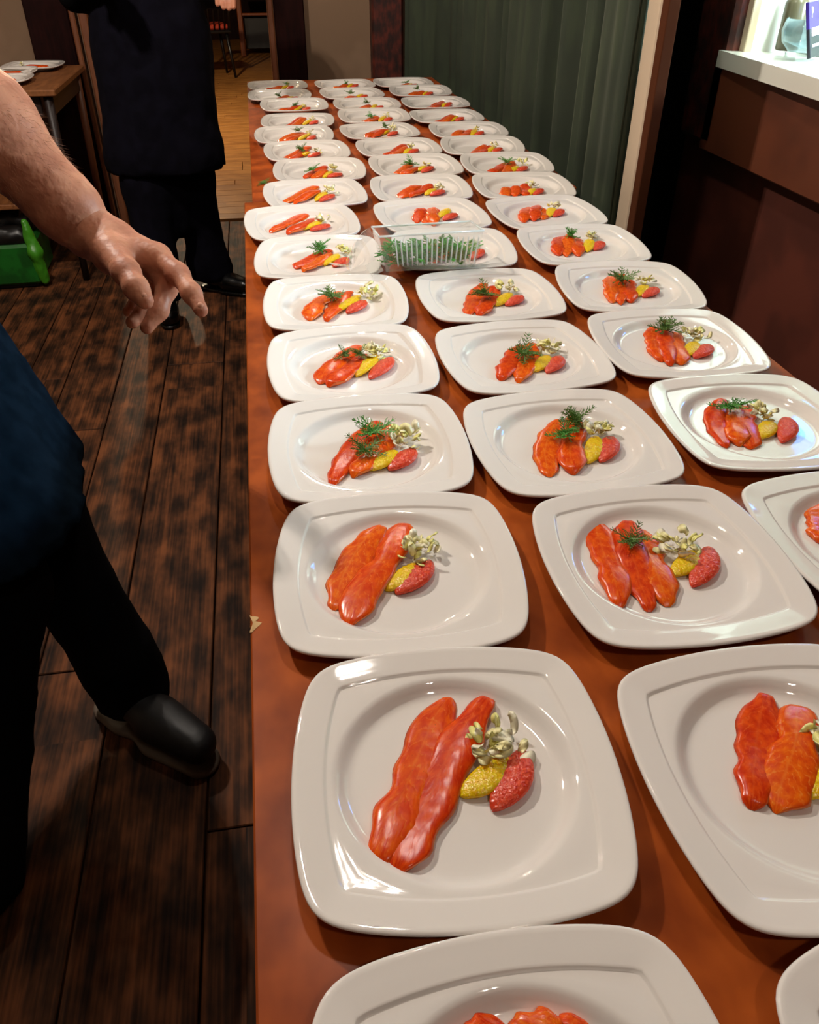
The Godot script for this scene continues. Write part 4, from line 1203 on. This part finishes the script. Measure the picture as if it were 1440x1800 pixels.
	part(t, "shirt", body_mesh(shirt, 0.014, 0.03), M.cloth_black)
	var tr := [
		[pel + lf * 0.05, pel - lf * 0.05, 0.15, 0.15], [hl, kl, 0.105, 0.085], [kl, kl.lerp(al, 0.85), 0.084, 0.070], [kl.lerp(al, 0.85), al + Vector3(0.0, -0.025, 0.0), 0.070, 0.074],
		[hr, kr, 0.105, 0.085], [kr, ar, 0.082, 0.072]]
	part(t, "trousers", body_mesh(tr, 0.014, 0.04, 0.045, 1.08, 0.006), M.cloth_black)
	var bib := [
		[pel + f * 0.035 + lf * 0.07, chest + f * 0.05 + lf * 0.06, 0.145, 0.12], [pel + f * 0.035 - lf * 0.07, chest + f * 0.05 - lf * 0.06, 0.145, 0.12],
		[pel + f * 0.04 + lf * 0.05, pel + f * 0.04 - lf * 0.05, 0.155, 0.155],
		[hl + f * 0.05, kl + f * 0.035 + Vector3(0, 0.05, 0), 0.125, 0.115], [hr + f * 0.05, kr + f * 0.05 + Vector3(0, 0.05, 0), 0.125, 0.11],
		[pel + f * 0.06 + Vector3(0, -0.15, 0), (kl + kr) / 2.0 + f * 0.08 + Vector3(0, 0.03, 0), 0.13, 0.12]]
	part(t, "apron", body_mesh(bib, 0.014, 0.08, 0.615, 1.42, 0.006), M.denim)
	var hair := [[chest + Vector3(0, 0.44, 0) + f * 0.02, chest + Vector3(0, 0.40, 0) - f * 0.03, 0.092, 0.085]]
	part(t, "hair", body_mesh(hair, 0.01, 0.02, chest.y + 0.385), M.hair)
	shoe(t, Vector3(-0.459, 0.02, -1.228), Vector3(-0.2, 0.02, -0.997), false, M.sole)
	shoe(t, Vector3(-0.761, 0.02, -0.905), Vector3(-0.536, 0.02, -0.878), false, M.sole)

func simple_hand(wrist: Vector3, d: Vector3, across: Vector3, caps: Array) -> void:
	var palm := wrist + d * 0.085
	for k in 4:
		var o := across * (k - 1.5) * 0.020
		caps.append([wrist + o * 0.5, palm + o, 0.018, 0.012])
		var a := palm + o
		var b: Vector3 = a + d * [0.04, 0.045, 0.042, 0.032][k]
		caps.append([a, b, 0.0105, 0.0095])
		caps.append([b, b + (d + across.cross(d) * 0.5).normalized() * 0.035, 0.0092, 0.008])
	caps.append([wrist + d * 0.02, wrist + d * 0.06 - across * 0.05, 0.016, 0.012])
	caps.append([wrist + d * 0.06 - across * 0.05, wrist + d * 0.095 - across * 0.052, 0.011, 0.0095])

func build_waiter() -> void:
	var t := thing("person", "person in long dark navy apron and black shoes standing in the doorway", "person", Vector3.ZERO)
	var f := Vector3(0.25, 0, 0.97)
	var lf := Vector3(0.97, 0, -0.25)
	var pel := Vector3(-0.375, 0.96, -3.62)
	var chest := Vector3(-0.37, 1.33, -3.62)
	var hl := pel + lf * 0.09
	var hr := pel - lf * 0.09
	var al := Vector3(-0.30, 0.10, -3.66)
	var ar := Vector3(-0.475, 0.10, -3.42)
	var kl := Vector3(-0.30, 0.50, -3.62)
	var kr := Vector3(-0.48, 0.50, -3.50)
	var sl := chest + lf * 0.19 + Vector3(0, 0.10, 0)
	var sr := chest - lf * 0.19 + Vector3(0, 0.10, 0)
	var el := sl + Vector3(0.06, -0.28, -0.02)
	var wl := Vector3(-0.09, 1.255, -3.50)
	var er := sr + Vector3(-0.06, -0.28, -0.02)
	var wr := er + Vector3(0.10, 0.10, 0.20)
	var caps := [
		[pel + lf * 0.07, chest + lf * 0.08, 0.12, 0.115], [pel - lf * 0.07, chest - lf * 0.08, 0.12, 0.115],
		[chest + Vector3(0, 0.09, 0), sl, 0.09, 0.06], [chest + Vector3(0, 0.09, 0), sr, 0.09, 0.06], [chest + Vector3(0, 0.12, 0), chest + Vector3(0, 0.27, 0), 0.07, 0.054],
		[sl, el, 0.054, 0.044], [el, wl, 0.043, 0.027], [sr, er, 0.054, 0.044], [er, wr, 0.043, 0.027],
		[hl, kl, 0.083, 0.055], [kl, al, 0.053, 0.036], [hr, kr, 0.083, 0.055], [kr, ar, 0.053, 0.036]]
	head(chest + Vector3(0, 0.38, 0), f, caps)
	part(t, "body", body_mesh(caps, 0.013, 0.03), M.skin)
	var hands := []
	simple_hand(wl, Vector3(0.1, -0.95, 0.3).normalized(), Vector3(-0.9, 0, -0.3).normalized(), hands)
	part(t, "hand", body_mesh(hands, 0.005, 0.01), M.skin)
	hands = []
	simple_hand(wr, Vector3(0.5, -0.3, 0.8).normalized(), Vector3(0.8, 0, -0.5).normalized(), hands)
	part(t, "hand", body_mesh(hands, 0.005, 0.01), M.skin)
	var shirt := [
		[pel + lf * 0.07, chest + lf * 0.08, 0.135, 0.13], [pel - lf * 0.07, chest - lf * 0.08, 0.135, 0.13], [chest + Vector3(0, 0.06, 0), chest + Vector3(0, 0.14, 0), 0.13, 0.085],
		[chest + Vector3(0, 0.09, 0), sl, 0.10, 0.072], [chest + Vector3(0, 0.09, 0), sr, 0.10, 0.072], [sl, el, 0.070, 0.058], [el, el.lerp(wl, 0.85), 0.056, 0.042], [sr, er, 0.070, 0.058], [er, er.lerp(wr, 0.85), 0.056, 0.042]]
	part(t, "shirt", body_mesh(shirt, 0.015, 0.03), M.cloth_black)
	var tr := [
		[pel + lf * 0.06, pel - lf * 0.06, 0.14, 0.14], [hl, kl, 0.105, 0.085], [kl, al + Vector3(0.01, 0.0, 0), 0.082, 0.085], [hr, kr, 0.105, 0.088], [kr, ar, 0.086, 0.082], [(kl + kr) / 2.0, (kl + kr) / 2.0 + Vector3(0, -0.16, 0), 0.10, 0.07],
		[al + Vector3(0.01, 0.03, 0), al + Vector3(0.035, -0.02, 0.0), 0.085, 0.075]]
	part(t, "trousers", body_mesh(tr, 0.015, 0.05, 0.055, 1.05, 0.006), M.cloth_navy)
	var ap := [
		[pel + Vector3(-0.07, 0.05, 0.02), Vector3(-0.475, 0.60, -3.545), 0.145, 0.135], [pel + Vector3(0.075, 0.05, 0.02), Vector3(-0.292, 0.60, -3.545), 0.145, 0.125],
		[pel + Vector3(0, 0.05, 0.02), Vector3(-0.39, 0.60, -3.535), 0.15, 0.14], [Vector3(-0.475, 0.60, -3.545), Vector3(-0.475, 0.30, -3.545), 0.135, 0.135], [Vector3(-0.292, 0.60, -3.545), Vector3(-0.292, 0.30, -3.545), 0.125, 0.125],
		[pel + lf * 0.06, chest + lf * 0.05 + f * 0.03, 0.14, 0.115], [pel - lf * 0.06, chest - lf * 0.05 + f * 0.03, 0.14, 0.115]]
	part(t, "apron", body_mesh(ap, 0.015, 0.06, 0.555, 1.40, 0.008), M.cloth_navy)
	var hair := [[chest + Vector3(0, 0.45, 0), chest + Vector3(0, 0.41, 0) - f * 0.04, 0.093, 0.086]]
	part(t, "hair", body_mesh(hair, 0.01, 0.02, chest.y + 0.395), M.hair)
	shoe(t, Vector3(-0.500, 0, -3.49), Vector3(-0.435, 0, -3.20), true, M.shoe_gloss)
	shoe(t, Vector3(-0.34, 0, -3.70), Vector3(-0.10, 0, -3.54), true, M.shoe_gloss)

func build_side_table() -> void:
	var ty := 0.80
	var t := thing("side_table", "small light wooden side table with lower shelf in the far left corner", "table", Vector3.ZERO)
	part(t, "tabletop", box(0.92, 0.025, 0.78, 0.004), M.side_wood, Vector3(-1.285, ty - 0.0125, -4.27))
	part(t, "apron_rail", box(0.80, 0.08, 0.02, 0.003), M.side_dark, Vector3(-1.30, ty - 0.065, -3.93))
	part(t, "apron_rail", box(0.02, 0.08, 0.66, 0.003), M.side_dark, Vector3(-0.865, ty - 0.065, -4.27))
	for z in [-3.92, -4.62]:
		for x in [-1.70, -0.865]:
			part(t, "leg", tube_mesh([Vector3(x, ty - 0.03, z), Vector3(x * 1.0 - 0.015, 0.0, z + 0.03)], [0.020, 0.016], 8), M.side_dark if z > -4.2 else M.trim_wood)
	part(t, "lower_shelf", box(0.80, 0.022, 0.58, 0.003), M.side_wood, Vector3(-1.31, 0.335, -4.20))
	for k in 3:
		var q: Array = [[Vector3(-1.085, ty, -4.10), 0.0], [Vector3(-1.11, ty, -4.335), 0.1], [Vector3(-1.03, ty, -4.53), -0.05]][k]
		var pl := part(self, "dinner_plate", plate_far, M.plate, q[0])
		pl.rotation.y = q[1]
		var w: String = ["nearest", "middle", "farthest"][k]
		tag(pl, "white plate on the small side table, %s of its three" % w, "plate", "plates on the side table")
		rng.seed = 300 + k
		for j in 2:
			var sp := [Vector3(-0.055, 0, 0.02), Vector3(0, 0, 0.005), Vector3(0.05, 0, -0.02)]
			var s := part(self, "salmon_slice", salmon_mesh(sp, 0.034, 0.003 * j, 0.008, false), M["salmon_%d" % j], q[0] + Vector3(0.012, 0.0062, 0.02 - 0.03 * j))
			tag(s, "%s salmon slice on the %s plate of the side table" % [["nearer", "farther"][j], w], "salmon slice", "salmon slices on the side table")
		var o := thing("fennel_heap", "pale fennel heap on the %s plate of the side table" % w, "fennel", q[0] + Vector3(-0.06, 0.008, -0.035), "fennel heaps on the side table")
		fennel(o, 0.024, 10, false)
	var b := thing("storage_crate", "green plastic crate under the side table, half covered by black liner", "crate", Vector3(-1.315, 0, -3.98))
	b.rotation.y = 0.04
	part(b, "crate_body", box(0.50, 0.18, 0.36, 0.012), M.green, Vector3(0, 0.108, 0))
	part(b, "crate_base", box(0.46, 0.018, 0.32, 0.004), M.bin_black, Vector3(0, 0.009, 0))
	part(b, "black_liner", body_mesh([[Vector3(-0.21, 0.22, 0.12), Vector3(0.19, 0.22, 0.12), 0.055, 0.05], [Vector3(-0.20, 0.24, -0.06), Vector3(0.18, 0.24, -0.06), 0.075, 0.065]], 0.012, 0.06, 0.17, 9.0, 0.01), M.bin_black)
	part(b, "green_bag", body_mesh([[Vector3(0.235, 0.29, 0.15), Vector3(0.25, 0.16, 0.17), 0.016, 0.030], [Vector3(0.25, 0.16, 0.17), Vector3(0.26, 0.03, 0.16), 0.030, 0.022]], 0.006, 0.02, 0.001, 9.0, 0.008), M.green_bag).set_meta("label", "lighter green bag corner hanging down the crate")

func windsor_chair(at: Vector3, turn: float, label: String, cushion: bool) -> void:
	var t := thing("dining_chair", label, "chair", at)
	t.rotation.y = turn
	part(t, "seat", box(0.42, 0.035, 0.42, 0.012), M.chair_black, Vector3(0, 0.45, 0))
	for x in [-0.18, 0.18]:
		for z in [-0.18, 0.18]:
			part(t, "leg", tube_mesh([Vector3(x * 0.9, 0.44, z * 0.9), Vector3(x * 1.12, 0.0, z * 1.12)], [0.020, 0.014], 8), M.chair_black)
	for x in [-0.19, 0.19]: part(t, "back_post", tube_mesh([Vector3(x, 0.45, 0.19), Vector3(x * 1.08, 1.0, 0.27)], [0.017, 0.014], 8), M.chair_black)
	for i in 6: part(t, "spindle", tube_mesh([Vector3(-0.14 + 0.056 * i, 0.46, 0.19), Vector3(-0.15 + 0.06 * i, 0.95, 0.265)], [0.008, 0.008], 6), M.chair_black)
	part(t, "top_rail", box(0.44, 0.07, 0.022, 0.008), M.chair_black, Vector3(0, 0.98, 0.268))
	if cushion: part(t, "cushion", box(0.38, 0.05, 0.38, 0.02), M.cushion, Vector3(0, 0.492, -0.01)).set_meta("label", "orange red seat cushion")

func build_far_room() -> void:
	struct("wall_hall_left", box(0.1, 2.8, 9.6), M.plaster, Vector3(-4.0, 1.35, -9.65), "plaster wall on the left of the far room", "wall")
	struct("wall_hall_right", box(0.1, 2.8, 9.6), M.plaster, Vector3(3.0, 1.35, -9.65), "plaster wall on the right of the far room", "wall")
	struct("wall_hall_end", box(7.0, 2.8, 0.1), M.dark_wood, Vector3(-0.5, 1.35, -14.4), "dark panelled end wall of the far room", "wall")
	struct("ceiling", box(7.2, 0.1, 9.7), M.ceiling, Vector3(-0.5, 2.75, -9.65), "ceiling of the far room", "ceiling")
	windsor_chair(Vector3(-0.46, 0, -10.45), 0.25, "black spindle back chair with orange red cushion, seen past the navy apron", true)
	var t := thing("dining_table", "dark table with orange wooden leg in the far room", "table", Vector3(0.12, 0, -12.6))
	part(t, "tabletop", box(1.0, 0.04, 0.9, 0.006), M.chair_black, Vector3(0.22, 0.76, 0))
	part(t, "table_panel", box(0.86, 0.36, 0.5, 0.006), M.chair_black, Vector3(0.24, 0.25, 0.0))
	part(t, "table_rail", box(0.9, 0.03, 0.03, 0.006), M.orange_wood, Vector3(0.22, 0.47, 0.36))
	for x in [-0.24, 0.68]:
		for z in [-0.38, 0.38]: part(t, "leg", box(0.06, 0.74, 0.06, 0.008), M.orange_wood, Vector3(x, 0.37, z))
	var p := thing("pendant_lamp", "warm pendant lamp hanging in the far room", "lamp", Vector3(-0.9, 2.1, -7.2))
	part(p, "cord", tube_mesh([Vector3(0, 0.6, 0), Vector3(0, 0.1, 0)], [0.004, 0.004], 6), M.black)
	part(p, "lamp_shade", lathe([Vector2(0.02, 0.12), Vector2(0.05, 0.11), Vector2(0.16, 0.0), Vector2(0.155, 0.0), Vector2(0.045, 0.10), Vector2(0.02, 0.11)], 32), M.metal)
	var bm := SphereMesh.new()
	bm.radius = 0.04
	bm.height = 0.08
	part(p, "light_bulb", bm, glow(Color(1.0, 0.78, 0.5), 12.0), Vector3(0, 0.02, 0))
	var l := OmniLight3D.new()
	l.name = "pendant_light"
	l.light_color = Color(1.0, 0.91, 0.76)
	l.light_energy = 6.0
	l.light_size = 0.04
	l.omni_range = 20.0
	l.omni_attenuation = 2.0
	l.shadow_enabled = true
	p.add_child(l)
	l.position = Vector3(0, 0.0, 0)
